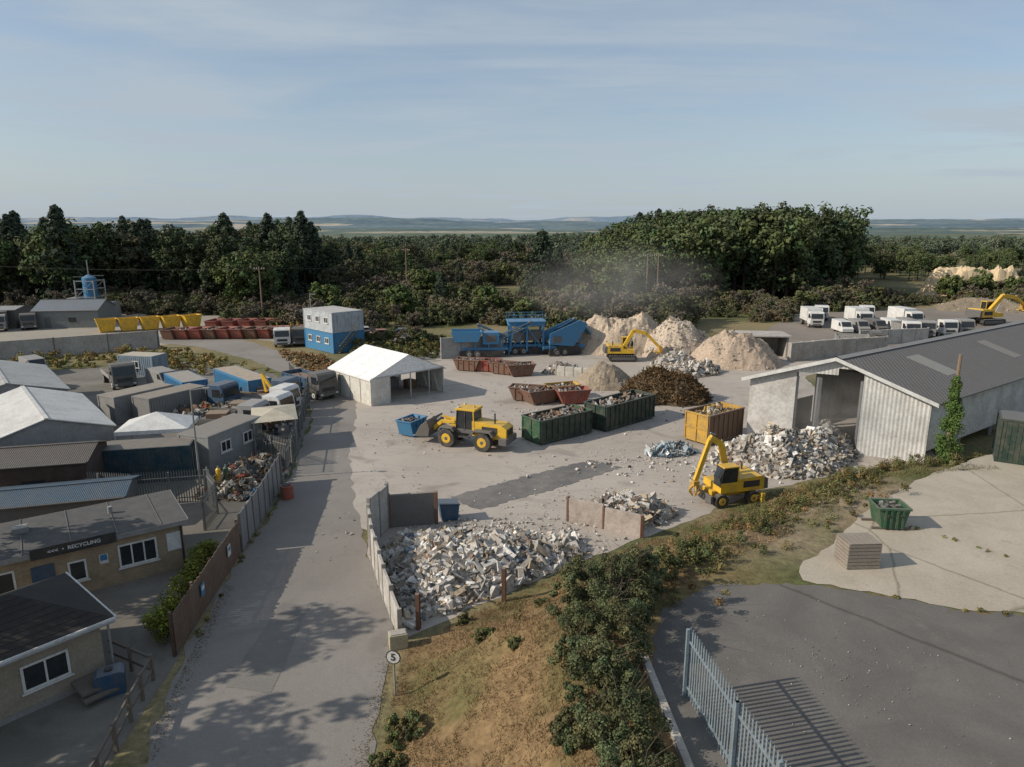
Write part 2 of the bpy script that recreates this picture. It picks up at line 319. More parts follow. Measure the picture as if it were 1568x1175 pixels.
FTREES=proto_coll('far_hazed_tree_kinds',[treemesh('u0',18,7,nc=60,per=22,size=.75,base=(.105,.135,.09),**k),treemesh('u1',18,7.5,nc=60,per=22,size=.75,base=(.085,.115,.085),**k),
 treemesh('u2',18,7,nc=60,per=22,size=.75,base=(.125,.145,.105),**k)])  # paler, bluer leaves: distance haze is put into their colour
k=dict(mat=FAR,cv=.15,var=.15,jit=.45)
SHR=proto_coll('shrub_kinds',[treemesh('s0',4,3,'shrub',nc=55,per=34,size=.22,base=(.078,.094,.048),**k),treemesh('s1',4,2.6,'shrub',nc=50,per=34,size=.2,base=(.07,.078,.05),**k),
 treemesh('s2',5,2.4,nc=50,per=34,size=.22,base=(.098,.11,.052),zlo=.1,**k),treemesh('s3',4,3,'shrub',nc=45,per=34,size=.2,base=(.13,.115,.078),**k),treemesh('s4',5,2.4,nc=50,per=26,size=.18,base=(.115,.102,.082),zlo=.1,**k)])
def fill(name,coll,nk,poly,spacing,hf,hbase,weights=None,clear=0,lo=.78):
    P=np.array(poly); x0,y0=P.min(0);x1,y1=P.max(0); n=int((x1-x0)*(y1-y0)/spacing**2)
    x=RNG.uniform(x0,x1,n); y=RNG.uniform(y0,y1,n); k=inpoly(x,y,poly)&(fbm(x*.05+4,y*.035,3)>clear); x=x[k];y=y[k]; z=H(x,y)
    idx=RNG.choice(nk,len(x),p=weights); s=hf(x,y)*RNG.uniform(lo,1.1,len(x))/hbase
    return scatter(name,coll,np.stack([x,y,z-.2],1),idx,RNG.uniform(0,6.28,len(x)),s)
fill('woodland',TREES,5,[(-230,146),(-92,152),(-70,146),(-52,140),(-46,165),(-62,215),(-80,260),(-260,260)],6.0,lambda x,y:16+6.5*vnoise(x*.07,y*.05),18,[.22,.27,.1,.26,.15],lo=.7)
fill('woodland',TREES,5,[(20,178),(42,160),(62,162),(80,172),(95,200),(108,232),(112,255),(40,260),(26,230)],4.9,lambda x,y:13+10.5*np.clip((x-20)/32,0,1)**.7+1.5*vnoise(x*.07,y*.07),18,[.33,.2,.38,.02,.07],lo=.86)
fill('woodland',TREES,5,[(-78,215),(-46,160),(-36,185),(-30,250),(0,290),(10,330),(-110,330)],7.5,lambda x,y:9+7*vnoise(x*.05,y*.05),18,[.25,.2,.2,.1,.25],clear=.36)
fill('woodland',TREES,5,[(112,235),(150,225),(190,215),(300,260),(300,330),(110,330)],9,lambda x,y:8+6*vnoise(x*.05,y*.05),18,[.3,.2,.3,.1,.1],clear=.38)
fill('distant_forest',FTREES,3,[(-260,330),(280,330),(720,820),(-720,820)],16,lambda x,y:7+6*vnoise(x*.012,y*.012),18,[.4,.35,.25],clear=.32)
fill('scrub',SHR,5,[(-50,122),(-34,112),(-20,104),(-12,101),(8,103),(26,112),(48,124),(60,146),(105,164),(95,178),(40,175),(24,200),(20,330),(-40,330),(-36,185)],2.9,lambda x,y:1.3+4.5*vnoise(x*.09,y*.07)**1.5+(y-105)*.016,4.2,[.25,.2,.15,.22,.18],clear=.38)
fill('scrub',TREES,5,[(-40,150),(20,140),(20,175),(20,200),(20,330),(-40,330)],12,lambda x,y:6+5*vnoise(x*.05,y*.05),18,[.3,.15,.2,.15,.2],clear=.4)
fill('scrub',SHR,5,[(-260,136),(-100,144),(-60,142),(-50,122),(-40,130),(-46,160),(-80,168),(-260,160)],3,lambda x,y:np.full(len(x),3.6),4.2,clear=.34)
fill('scrub',SHR,5,[(105,140),(150,152),(220,150),(260,220),(180,215),(135,200),(112,178)],3.3,lambda x,y:2.4+2.2*vnoise(x*.06,y*.06),4.2,clear=.30)
for (x,y,h) in [(6.5,150,17),(10.5,158,13),(-47,178,13),(150,190,7)]:
    o=treemesh('pine_tree',h,h*.3,'conifer',nc=150,per=40,size=.3,base=(.042,.06,.036),link=True,mat=FAR); o.location=(x,y,-.1)
for (x,y,h) in [(22,150,13),(28,158,14.5),(18,160,12),(-22,135,8),(-36,132,8),(-58,146,11),(-20,160,9),(-5,140,7),(3,128,5.5),(112,176,7.5),(121,178,8.0),(129,176,6.5),(142,180,9),(148,182,8)]:
    o=treemesh('broadleaf_tree',h,h*.42,nc=110,per=40,size=.3,base=(.09,.12,.045),link=True,mat=FAR,zlo=.12); o.location=(x,y,-.1)
for (x,y,h,w) in [(-26,17.5,12,4.2),(-27,23.5,12.5,3.8),(-22,10,11,4),(-24,4,12,4),(-22.5,13.5,11,3.6),(-31,28.5,13,3.6)]:
    o=treemesh('broadleaf_tree',h,w,nc=60,per=60,size=.2,base=(.05,.08,.025),link=True,zlo=.35); o.location=(x,y,0)

def hills(name,y0,y1,hmax,base,c1,c2,seed,field=(.28,.26,.19),x0=-7000,x1=7000,fs=.004):  # farther ridges get bluer, paler colours: aerial haze painted into hills and fields
    xs=np.linspace(x0,x1,420); ys=np.linspace(y0,y1,40); X,Y=np.meshgrid(xs,ys); t=(Y-y0)/(y1-y0)
    Z=(base+hmax*fbm(X*.0009+seed,Y*.0006+seed,5))*np.sin(t*math.pi*.55)**1.2-2; Z+=fbm(X*.03,Y*.03)*5
    f=fbm(X*fs+seed,Y*fs,4); f2=vnoise(X*fs*.7,Y*fs*1.4+9); c=lerp(c1,c2,(f-.42)*10); c[(f2>.72)]=field
    nx,ny=len(xs),len(ys); I=(np.arange(ny-1)[:,None]*nx+np.arange(nx-1)[None]).ravel()
    o=npmesh(name,np.stack([X.ravel(),Y.ravel(),Z.ravel()],1),np.stack([I,I+1,I+nx+1,I+nx],1),c.reshape(-1,3),[attr_mat('hill_fields_hazed',1,.02,.3)]); SMO(o)
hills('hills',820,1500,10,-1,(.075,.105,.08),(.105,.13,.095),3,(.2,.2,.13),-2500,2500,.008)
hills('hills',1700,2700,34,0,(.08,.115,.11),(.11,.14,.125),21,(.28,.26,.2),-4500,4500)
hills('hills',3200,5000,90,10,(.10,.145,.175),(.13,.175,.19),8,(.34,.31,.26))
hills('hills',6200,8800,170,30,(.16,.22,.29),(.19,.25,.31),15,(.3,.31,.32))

def shrub(name,x,y,h,w,base=(.055,.08,.03),size=.09,nc=60,per=110,dz=0):
    o=treemesh(name,h,w,'shrub',nc=nc,per=per,size=size,base=base,link=True,cv=.28,var=.35); o.location=(x,y,hz(x,y)-.1+dz); return o
for (x,y,h,w) in [(3.1,14.5,1.9,1.3),(3.1,16.8,2.1,1.25),(2.8,19.0,2.2,1.25),(3.3,21.3,2.8,1.5),(4.1,23.4,3.0,1.45),(2.6,23.6,2.6,1.15),(3.4,12.5,1.8,1.3),(2.2,21.0,1.5,.8),(1.9,17.6,1.0,.7),(5.0,25.0,2.3,1.2)]:
    shrub('bramble_bush',x,y,h,w,(.082,.098,.05),.042,62,230)
    b=B('bramble_stems',(x,y,hz(x,y)))
    for i in range(14):
        a=random.uniform(0,6.28); r=w*random.uniform(.5,1.1); zz=h*random.uniform(.7,1.12); m=(math.cos(a)*r*.4,math.sin(a)*r*.4,zz*.8); e=(math.cos(a)*r,math.sin(a)*r,zz)
        b.cyl((0,0,.1),m,.014,BARK,.01,n=4); b.cyl(m,e,.01,BARK,.004,n=4)
    b.done()
for (x,y,h,w) in [(-3.9,21.2,.9,.8),(-4.3,19.6,.7,.7),(-1.2,25.3,.6,.5),(6.2,27.0,1.4,1.1),(8.6,28.6,1.1,1.1),(4.6,28.6,1.0,.9),(5.6,30.6,.9,.8),(1.4,27.6,.5,.4),(.2,23.2,.4,.35),(-2.2,28.3,.5,.4)]:
    shrub('shrub',x,y,h,w,(.10,.112,.05),.045,34,150)
HC=[];HR=[];HCc=[]
crest=[(5,26.5),(7.5,28.5),(10,30.5),(12.5,33),(15.5,35.8),(18.5,38.3),(22,40.8),(26,43.2),(30,45),(34,46.5),(42,51),(52,58.5),(64,68)]
for i in range(len(crest)-1):
    a=np.array(crest[i]);b=np.array(crest[i+1]); L=np.linalg.norm(b-a)
    for j in range(int(L*22)):
        p=a+(b-a)*random.random()+RNG.normal(size=2)*np.array((1.6,1.6)); 
        dens=float(vnoise(p[0]*.5+3,p[1]*.5))
        if dens<.42: continue
        hh=random.uniform(.08,.9)*(.35+dens)
        HC.append((p[0],p[1],hz(*p)+hh*.7)); HR.append(random.uniform(.12,.42))
        cb=np.array((.17,.145,.07)) if random.random()<.3 else np.array((.105,.115,.05))
        HCc.append(cb*random.uniform(.55,1.3)*np.array((random.uniform(.9,1.4),1,.9)))
Vv,Ff,Cc=cloud(np.array(HC),np.array(HR),110,.045,np.array(HCc),.9,.6,.35); npmesh('hedgerow',Vv,Ff,Cc,[LEAF])
HC=[];HR=[];HCc=[]
for j in range(90):
    t=random.random(); HC.append((-15.6-.9*t+random.gauss(0,.25),26.6+7.5*t,random.uniform(.3,1.5))); HR.append(.38); HCc.append(np.array((.15,.17,.03))*random.uniform(.6,1.3))
Vv,Ff,Cc=cloud(np.array(HC),np.array(HR),120,.055,np.array(HCc),.9); npmesh('hedge',Vv,Ff,Cc,[LEAF])
def weeds(name,poly,n,hh,base,size=.14,per=50,r=.6):
    P=np.array(poly); x=RNG.uniform(*[P[:,0].min(),P[:,0].max()],n*3); y=RNG.uniform(P[:,1].min(),P[:,1].max(),n*3); k=inpoly(x,y,poly); x=x[k][:n];y=y[k][:n]
    C=np.stack([x,y,H(x,y)+RNG.uniform(.05,hh,len(x))],1); cc=np.array(base)*RNG.uniform(.55,1.4,(len(x),1))*np.stack([RNG.uniform(.9,1.5,len(x)),np.ones(len(x)),np.ones(len(x))*.9],1)
    Vv,Ff,Cc=cloud(C,RNG.uniform(.5,1.1,len(x))*r,per,size,cc,.7); return npmesh(name,Vv,Ff,Cc,[LEAF])
weeds('roadside_weeds',[(-95,76),(-72,90),(-55,101),(-46,98),(-36,88),(-30,84),(-36,82),(-50,88),(-66,86),(-90,70)],420,1.0,(.17,.16,.06))
weeds('roadside_weeds',[(-34,99),(-27,95),(-20,84),(-21,80),(-24,82),(-31,92)],160,.5,(.2,.16,.085))
weeds('roadside_weeds',[(-24,100),(-12,101),(-9,97),(-14,90),(-18,86),(-22,90)],190,1.8,(.10,.115,.045))
weeds('pad_weeds',[(14.5,24.9),(18,23.5),(30,22.6),(30,22.8),(18,23.8),(14.6,25.2)],44,.1,(.13,.14,.05),.045,40,.16)
weeds('pad_weeds',[(19.6,31.5),(23,27),(23.15,27.1),(19.8,31.6)],30,.08,(.13,.15,.05),.04,30,.15)
weeds('wall_weeds',[(-14.1,26.3),(-14.7,31),(-15.1,35.4),(-15.6,41),(-16.3,46),(-16.15,46),(-15.45,41),(-14.95,35.4),(-14.5,31),(-13.9,26.3)],70,.12,(.12,.13,.05),.05,40,.2)
n=130000; x=RNG.uniform(-6,30,n*2); y=RNG.uniform(10,50,n*2); ins=inpoly(x,y,FPOLY); dd=pdist(x,y,FOOT,False); k=ins&(dd>.12)&(dd<8.6)&(fbm(x*.9,y*.9)>.36); x=x[k][:n];y=y[k][:n]; z=H(x,y); n=len(x)
hh=RNG.uniform(.05,.17,n)*(.6+1.0*vnoise(x*.5,y*.5)); a=RNG.uniform(0,6.28,n); w=.016; lean=RNG.normal(size=(n,2))*.08
Vb=np.stack([np.stack([x-np.cos(a)*w,y-np.sin(a)*w,z-.02],1),np.stack([x+np.cos(a)*w,y+np.sin(a)*w,z-.02],1),np.stack([x+lean[:,0],y+lean[:,1],z+hh],1)],1).reshape(-1,3)
gm=np.clip((x-7)/8+(vnoise(x*.4,y*.4)-.62)*2.5,0,1)[:,None]; gc=(np.array((.235,.155,.08))*(1-gm)+np.array((.14,.135,.055))*gm)*RNG.uniform(.55,1.25,(n,1))*(.6+.8*fbm(x*1.2,y*1.2))[:,None]
npmesh('grass',Vb,np.arange(3*n).reshape(-1,3),np.repeat(gc,3,0),[LEAF])

# ------------------------------------------------------------------ rubble heaps
RUBM=attr_mat('rubble_mixed',.9,5,.3)
CUBE=np.array([(a,b,c) for a in(-1,1) for b in(-1,1) for c in(-1,1)],float)/2; CF=np.array([(0,1,3,2),(4,6,7,5),(0,4,5,1),(2,3,7,6),(0,2,6,4),(1,5,7,3)])
def chunks(P,S,cols,lay=0.):
    n=len(P); q=RNG.normal(size=(n,4)); 
    if lay: q[:,1]*=1-lay; q[:,2]*=1-lay
    q/=np.linalg.norm(q,axis=1,keepdims=True); w,x,y,z=q.T
    Rm=np.stack([1-2*(y*y+z*z),2*(x*y-z*w),2*(x*z+y*w),2*(x*y+z*w),1-2*(x*x+z*z),2*(y*z-x*w),2*(x*z-y*w),2*(y*z+x*w),1-2*(x*x+y*y)],1).reshape(n,3,3)
    c=CUBE[None]*S[:,None,:]*(1+RNG.uniform(-.22,.15,(n,8,1))); V=np.einsum('nij,nkj->nki',Rm,c)+P[:,None,:]
    F=(CF[None]+8*np.arange(n)[:,None,None]).reshape(-1,4); return V.reshape(-1,3),F,np.repeat(cols,8,0)
MIX=[((.42,.39,.35),6),((.52,.495,.46),4),((.30,.275,.245),3.5),((.64,.62,.59),2.2),((.26,.18,.14),.5),((.22,.19,.155),1.6),((.37,.31,.23),1.8),((.10,.10,.10),.7),((.14,.17,.2),.3)]
SOIL=[((.36,.3,.23),5),((.3,.25,.19),3),((.42,.38,.33),1.5)]
BRUSH=[((.15,.11,.07),4),((.1,.078,.05),3),((.2,.15,.095),2),((.06,.05,.035),2)]
BLUED=[((.33,.38,.4),4),((.15,.2,.24),3),((.5,.5,.5),2),((.15,.15,.15),1)]
JUNK=[((.26,.24,.21),4),((.1,.1,.1),4),((.2,.05,.035),.5),((.42,.4,.36),1.6),((.05,.11,.18),.6),((.35,.24,.06),.2),((.15,.1,.065),3)]
def heap(name,poly,h,slope,pal,dens,smin,smax,basec=(.3,.27,.23),res=.35,thin=.3,z0=0,rough=.5,power=1.,lay=.45,planks=.05):
    P=np.array(poly); x0,y0=P.min(0)-.3;x1,y1=P.max(0)+.3; gx=np.arange(x0,x1+res,res); gy=np.arange(y0,y1+res,res); X,Y=np.meshgrid(gx,gy)
    def hf(x,y):
        ins=inpoly(x,y,poly); d=np.where(ins,pdist(x,y,poly),0); t=np.clip(d/slope,0,1)**power; t=t*(1.25-.25*t); return h*t*(.6+.8*fbm(x*.45+h,y*.45))+ (t>0)*(fbm(x*1.6,y*1.6)-.45)*rough-.04*(d<=0)
    Z=hf(X,Y)+z0; nx,ny=len(gx),len(gy); I=(np.arange(ny-1)[:,None]*nx+np.arange(nx-1)[None]).ravel(); Fh=np.stack([I,I+1,I+nx+1,I+nx],1)
    ins=inpoly(X,Y,poly).ravel(); keep=ins[Fh].any(1); Fh=Fh[keep]; Vh=np.stack([X.ravel(),Y.ravel(),Z.ravel()],1)
    bc=np.array(basec)*(.75+.5*fbm(X*.8,Y*.8)).ravel()[:,None]
    area=len(Fh)*res*res; n=int(area*dens); x=RNG.uniform(x0,x1,n*3); y=RNG.uniform(y0,y1,n*3); k=inpoly(x,y,poly); x=x[k][:n]; y=y[k][:n]; n=len(x)
    s=smin+(smax-smin)*RNG.random(n)**6; S=np.stack([s,s*RNG.uniform(.4,1,n),s*RNG.uniform(thin*.4,thin*1.5,n)],1)
    pk=RNG.random(n)<planks; S[pk]=np.stack([RNG.uniform(.4,1.4,n),RNG.uniform(.04,.14,n),np.full(n,.03)],1)[pk]
    Pp=np.stack([x,y,z0+hf(x,y)+s*RNG.uniform(-.15,.15,n)],1)
    pc=np.array([p[0] for p in pal]); w=np.array([p[1] for p in pal],float); w/=w.sum(); cl=vnoise(x*.9,y*.9)[:,None]; cc=pc[RNG.choice(len(pc),n,p=w)]*RNG.uniform(.7,1.15,(n,1))*(.75+.5*cl)
    cc[pk]=cc[pk]*np.array((.9,.75,.56))
    Vc,Fc,Cc=chunks(Pp,S,cc,lay); return npmesh(name,np.vstack([Vh,Vc]),np.vstack([Fh,Fc+len(Vh)]),np.vstack([bc,Cc]),[RUBM])
def ell(cx,cy,rx,ry,rot=0,n=22):
    r=R(rot); o=[]
    for i in range(n):
        t=6.283*i/n; a=rx*math.cos(t)*random.uniform(.9,1.1);b=ry*math.sin(t)*random.uniform(.9,1.1); o.append((cx+a*math.cos(r)-b*math.sin(r),cy+a*math.sin(r)+b*math.cos(r)))
    return o
heap('rubble_pile',[(-7.3,36.3),(-5.6,30),(-4.7,28.3),(-1.4,30.6),(1.9,33.3),(4.2,35.4),(3.4,37.2),(1.5,37.2),(0,37.9),(-1.6,37.0),(-3.5,38.0),(-6.6,37.2)],.85,2.2,MIX,210,.06,.85,(.33,.305,.27),.25,planks=.05)
heap('rubble_pile',[(4.2,39.9),(7.6,38.3),(10.5,40.6),(9.6,42.3),(6.5,42.2),(4.4,41.3)],1.1,1.2,MIX,190,.05,.75,(.33,.30,.27),.25)
heap('rubble_pile',[(15.2,51.6),(16.5,48.6),(20.5,46.9),(25,48.9),(27.8,52.4),(28.8,56),(27,58.5),(24.8,56.5),(23.2,54.4),(19.5,53.6)],3.9,5.0,MIX,150,.06,.75,(.42,.38,.33),.3,planks=.03)
heap('debris_pile',ell(13.0,53.2,2.1,1.2,15),.6,1,BLUED,120,.08,.8,(.2,.2,.2),.25,thin=.15)
heap('soil_mound',ell(16.2,101.5,8.4,5.4,0),5.2,4.0,SOIL,6,.08,.35,(.42,.34,.26),.4,planks=0)
heap('soil_mound',ell(30.2,91,6.4,5,0),5.0,4.4,SOIL,8,.08,.4,(.38,.30,.23),.4,planks=0)
heap('soil_mound',ell(24,97.5,6,4.6,10),4.9,4.0,SOIL+[((.5,.47,.42),3)],20,.08,.6,(.42,.35,.28),.4,planks=.0)
heap('rubble_pile',ell(21.8,90.0,3.0,1.8,10),1.6,1.8,MIX,50,.1,.8,(.40,.35,.29),.35)
heap('rubble_pile',ell(22.5,84,4.2,2.2,20),1.5,1.8,MIX,50,.1,1.0,(.33,.28,.23),.35,planks=.2)
heap('soil_mound',ell(10.8,78,3.8,3.2,0),2.5,2.5,SOIL,14,.05,.2,(.27,.22,.165),.3,planks=0)
heap('brushwood_pile',ell(16.4,71.5,4.9,3.4,-20),2.8,2.4,BRUSH,100,.08,.5,(.11,.085,.055),.3,thin=.1,planks=.4)
heap('rubble_pile',ell(10.8,67.4,3,1.3,35),1.0,1.4,MIX,50,.1,.7,(.25,.21,.17),.3)
heap('scrap_heap',[(-21.8,43.6),(-17.4,43),(-16.7,47.5),(-18,51),(-21,50)],1.1,1.6,JUNK,90,.1,.8,(.11,.1,.085),.3,planks=.15)
heap('scrap_heap',ell(-28.5,62.5,5,3,-10),1.0,1.4,JUNK,40,.15,1.0,(.12,.105,.09),.35,planks=.15)
heap('rubble_pile',ell(6.6,84.3,2.6,1.4,0),1.2,1.2,MIX,50,.12,.8,(.4,.37,.33),.3)
def spill(cx,cy,sx,sy,n,smax=.22):
    x=RNG.normal(cx,sx,n); y=RNG.normal(cy,sy,n); k=~inpoly(x,y,FPOLY); x=x[k];y=y[k]; m=len(x); s=.02+(smax-.02)*RNG.random(m)**4
    pc=np.array([p[0] for p in MIX]); w=np.array([p[1] for p in MIX],float); cc=pc[RNG.choice(len(pc),m,p=w/w.sum())]*RNG.uniform(.7,1.2,(m,1))
    Vc,Fc,Cc=chunks(np.stack([x,y,s*.25+.022],1),np.stack([s,s*.7,s*.4],1),cc); npmesh('scattered_debris',Vc,Fc,Cc,[RUBM])
spill(-2,39.2,3.0,.8,600); spill(2,37,2.2,1.2,400); spill(11,50,4,2,400,.3); spill(16,50,3,2,500,.3); spill(-5,57,4,3,220,.15); spill(7,66,8,5,400,.25); spill(5,43,4,1.6,220,.15); spill(-8,60,5,8,150,.12)
n=2200; x=RNG.uniform(-12,32,n); y=RNG.uniform(34,80,n); k=(~inpoly(x,y,FPOLY))&(vnoise(x*.25,y*.25)>.5); x=x[k];y=y[k]; n=len(x); s=RNG.uniform(.02,.09,n)
cc=np.array([(.36,.32,.27)])*RNG.uniform(.4,1.3,(n,1)); Vc,Fc,Cc=chunks(np.stack([x,y,s*.3+.02],1),np.stack([s,s,s*.6],1),cc); npmesh('scattered_stones',Vc,Fc,Cc,[RUBM])
n=150; x=RNG.normal(11,2.2,n); y=RNG.normal(20.5,1.8,n); k=(x>5.4)&(y<25)&(y>8); x=x[k];y=y[k]; n=len(x); s=RNG.uniform(.012,.045,n)
Vc,Fc,Cc=chunks(np.stack([x,y,s*.3+PH+.02],1),np.stack([s,s,s*.6],1),np.array([(.27,.25,.22)])*RNG.uniform(.5,1.4,(n,1))); npmesh('scattered_stones',Vc,Fc,Cc,[RUBM])
def leaflitter(name,fx,n,z,col,sz):
    x,y=fx(n); k=len(x); s=RNG.uniform(.5,1.4,k)*sz; Vc,Fc,Cc=chunks(np.stack([x,y,np.full(k,z)+s*.1],1),np.stack([s,s*.7,s*.1],1),np.array([col])*RNG.uniform(.5,1.3,(k,1)),.9); return npmesh(name,Vc,Fc,Cc,[RUBM])
def e1(n):
    t=RNG.random(n); return -4.9-.1*t-np.abs(RNG.normal(0,.3,n)),10+17*t
leaflitter('leaf_litter',e1,1500,.03,(.18,.135,.08),.035)
def e2(n):
    t=RNG.random(n); return -12.9-1.9*t+np.abs(RNG.normal(0,.3,n)),20+12*t
leaflitter('leaf_litter',e2,1200,.03,(.18,.135,.08),.035)

# ------------------------------------------------------------------ walls and fences
def panelwall(name,pts,h0,h1,mat,t=.18,pw=2.0,post=DGRY,z=0):
    b=B(name); b.part('panels'); tot=sum((Vector(pts[i+1])-Vector(pts[i])).length for i in range(len(pts)-1)); acc=0
    for i in range(len(pts)-1):
        a=Vector(pts[i]);c=Vector(pts[i+1]);L=(c-a).length;n=max(1,round(L/pw));ang=math.atan2(c.y-a.y,c.x-a.x)
        for j in range(n):
            m=a.lerp(c,(j+.5)/n); hh=h0+(h1-h0)*(acc+L*(j+.5)/n)/tot; b.cur='panels'; b.box(m.x,m.y,z+hh/2,L/n-.04,t,hh*random.uniform(.97,1.01),mat,rx=random.uniform(-.012,.012),rz=ang)
            q=a.lerp(c,j/n); b.cur='posts'; b.box(q.x,q.y,z+hh/2+.03,.12,t+.08,hh+.06,post,rz=ang)
        acc+=L
    q=pts[-1]; b.cur='posts'; b.box(q[0],q[1],z+h1/2+.06,.2,.3,h1+.14,post); return b.done(.015)
panelwall('concrete_bay_wall',[(-5.0,27.2),(-6.3,30.6),(-7.6,34.2),(-8.2,36.4)],1.4,2.5,CONC2,.14,1.5,CONC)
panelwall('concrete_bay_wall',[(-8.2,36.5),(-7.6,38.9)],2.9,2.8,CONC2,.14,1.2,GRY)
panelwall('concrete_bay_wall',[(-7.5,38.95),(-4.7,39.5)],2.3,2.0,M((.17,.16,.15),.85,key='darkwall',dirt=.5),.2,2.8,RUST)
b=B('concrete_block',(-5.0,26.7,0),.3); b.box(0,0,.35,.8,.5,.7,M((.42,.38,.26),.9,key='yblock')); b.box(0,0,.72,.7,.4,.05,CONC2); b.done(.06)
for (x,y) in [(-.4,30.4),(-4.3,28)]:
    b=B('steel_post',(x,y,0)); b.box(0,0,.9,.16,.16,1.8,RUST); b.box(0,.1,.9,.24,.04,1.8,RUST); b.done()
panelwall('concrete_bay_wall',[(3.5,39.9),(5.6,38.8),(7.7,37.6)],1.7,1.3,M((.42,.36,.32),.9,key='pinkc',dirt=.5),.18,2.4,RUST)
b=B('waste_bin',(-4.0,40.2,0),.3); b.prism([(-.5,.1),(.5,.1),(.62,1.1),(-.62,1.1)],-.45,.45,DBLU); b.box(0,0,1.15,1.3,1.0,.08,DBLU,ry=.1); [b.cyl((sx*.4,sy*.35-.04,.09),(sx*.4,sy*.35+.04,.09),.09,BLK) for sx in(-1,1) for sy in(-1,1)]; b.done(.02)
panelwall('concrete_wall',[(-112,66),(-70.8,92.4),(-54,103)],2.9,2.7,M((.40,.37,.34),.9,0,.4,.4,key='oldwall'),.2,6.5,DGRY)
def boardfence(name,pts,h,mat,bw=.18,post=DWOOD):
    b=B(name)
    for i in range(len(pts)-1):
        a=Vector(pts[i]);c=Vector(pts[i+1]);L=(c-a).length;n=int(L/bw);ang=math.atan2(c.y-a.y,c.x-a.x)
        for j in range(n):
            m=a.lerp(c,(j+.5)/n); hh=h*random.uniform(.97,1.02); b.cur='boards'; b.box(m.x,m.y,hh/2+.05,bw*.93,.025,hh,mat,rz=ang)
        b.cur='rails'
        for zz in(.4,h*.8): m=a.lerp(c,.5); b.box(m.x-.05*math.sin(ang),m.y+.05*math.cos(ang),zz,L,.05,.1,post,rz=ang)
        k=max(1,int(L/2.4))
        for j in range(k+1): m=a.lerp(c,j/k); b.box(m.x-.1*math.sin(ang),m.y+.1*math.cos(ang),h/2+.05,.12,.12,h+.15,post,rz=ang)
    return b.done()
boardfence('timber_fence',[(-14.4,26.0),(-14.9,31),(-15.3,35.4)],2.0,M((.12,.075,.05),.85,key='fencewood',dirt=.5))
panelwall('metal_panel_fence',[(-15.35,35.7),(-15.9,41),(-16.6,46.2)],2.3,2.2,corr((.22,.225,.23),10,'f'),.06,1.3,DGRY)
b=B('fence_notice'); 
for (x,y,m) in [(-14.63,29.3,BLU),(-15.0,33.3,WHT)]: b.box(x,y,1.3,.03,.45,.6,m,rz=.1); b.box(x+.02,y,1.4,.02,.3,.2,WHT if m is BLU else BLU,rz=.1)
b.done()
def palisade(name,pts,h,mat,sp=.16,wd=.07,zf=None,pt=True):
    b=B(name)
    for i in range(len(pts)-1):
        a=Vector(pts[i]);c=Vector(pts[i+1]);L=(c-a).length;n=int(L/sp);ang=math.atan2(c.y-a.y,c.x-a.x); z=zf if zf is not None else 0
        b.cur='pales'
        for j in range(n+1):
            m=a.lerp(c,j/n); b.box(m.x,m.y,z+h/2,wd,.02,h,mat,rz=ang); b.box(m.x,m.y,z+h+.04,wd*.45,.02,.09,mat,rz=ang)
        b.cur='rails'; m=a.lerp(c,.5)
        for zz in(.35,h-.4): b.box(m.x+.03*math.sin(ang),m.y-.03*math.cos(ang),z+zz,L,.04,.06,mat,rz=ang)
        k=max(1,round(L/2.7))
        for j in range(k+1): m=a.lerp(c,j/k); b.box(m.x+.09*math.sin(ang),m.y-.09*math.cos(ang),z+h/2,.09,.1,h+.05,mat,rz=ang)
    return b.done()
GALV=M((.27,.33,.37),.45,.3,.3,key='galv'); GALV2=M((.17,.18,.18),.6,.2,.3,key='galv2')
palisade('palisade_fence',[(5.55,18.9),(6.0,15.6),(6.7,11.5),(7.5,6)],2.35,GALV,zf=PH)
b=B('kerb_wall'); 
for i in range(6):
    y=20.1-i*1.5; b.box(4.57+.09*i,y,PH+.02,.24,1.49,.42,CONC2,rz=.06)
b.done(.02)
palisade('palisade_fence',[(-29.5,42.8),(-25,42.2),(-20.5,43.2),(-18.9,41.0),(-18.6,38.5)],2.2,GALV2)
palisade('palisade_fence',[(-16.8,48),(-19.3,60),(-21.5,70),(-27,81)],2.0,GALV2,sp=.22)
palisade('palisade_fence',[(-21.0,52.9),(-16.9,50.0)],2.0,GALV2,sp=.2)
b=B('timber_railing')
rp=[(-13.3,16),(-13.6,19),(-14.2,22),(-14.6,24.4),(-17,25.6)]; WW=M((.13,.11,.09),.9,key='weathered',dust=.1)
for i in range(4):
    a=Vector(rp[i]);c=Vector(rp[i+1]);ang=math.atan2(c.y-a.y,c.x-a.x);m=a.lerp(c,.5)
    for zz in(.5,1.05): b.box(m.x,m.y,zz,(c-a).length,.06,.12,WW,rz=ang)
    for t in(0,.5): q=a.lerp(c,t); b.box(q.x,q.y,.6,.12,.12,1.2,WW)
b.done()
# ------------------------------------------------------------------ sign
b=B('speed_limit_sign',(-4.6,23.5,hz(-4.6,23.5)),R(-10))
b.part('pole').cyl((0,0,0),(0,0,1.95),.035,GRY); b.part('disc').cyl((0,-.035,1.75),(0,-.06,1.75),.3,BLK,n=32); b.cyl((0,-.06,1.75),(0,-.07,1.75),.255,WHT,n=32)
b.box(0,0,1.75,.3,.04,.05,GRY); sg=b.done()
def text(parent,txt,loc,size,mat,rot=(R(90),0,0)):
    cu=bpy.data.curves.new('lettering','FONT'); cu.body=txt; cu.size=size; cu.align_x='CENTER'; cu.align_y='CENTER'; cu.extrude=.004; cu.offset=.008*size*3
    cu.materials.append(mat); o=bpy.data.objects.new('lettering',cu); COL.objects.link(o); o.parent=parent; o.location=loc; o.rotation_euler=rot
text(sg,'5',(0,-.078,1.75),.42,BLK)

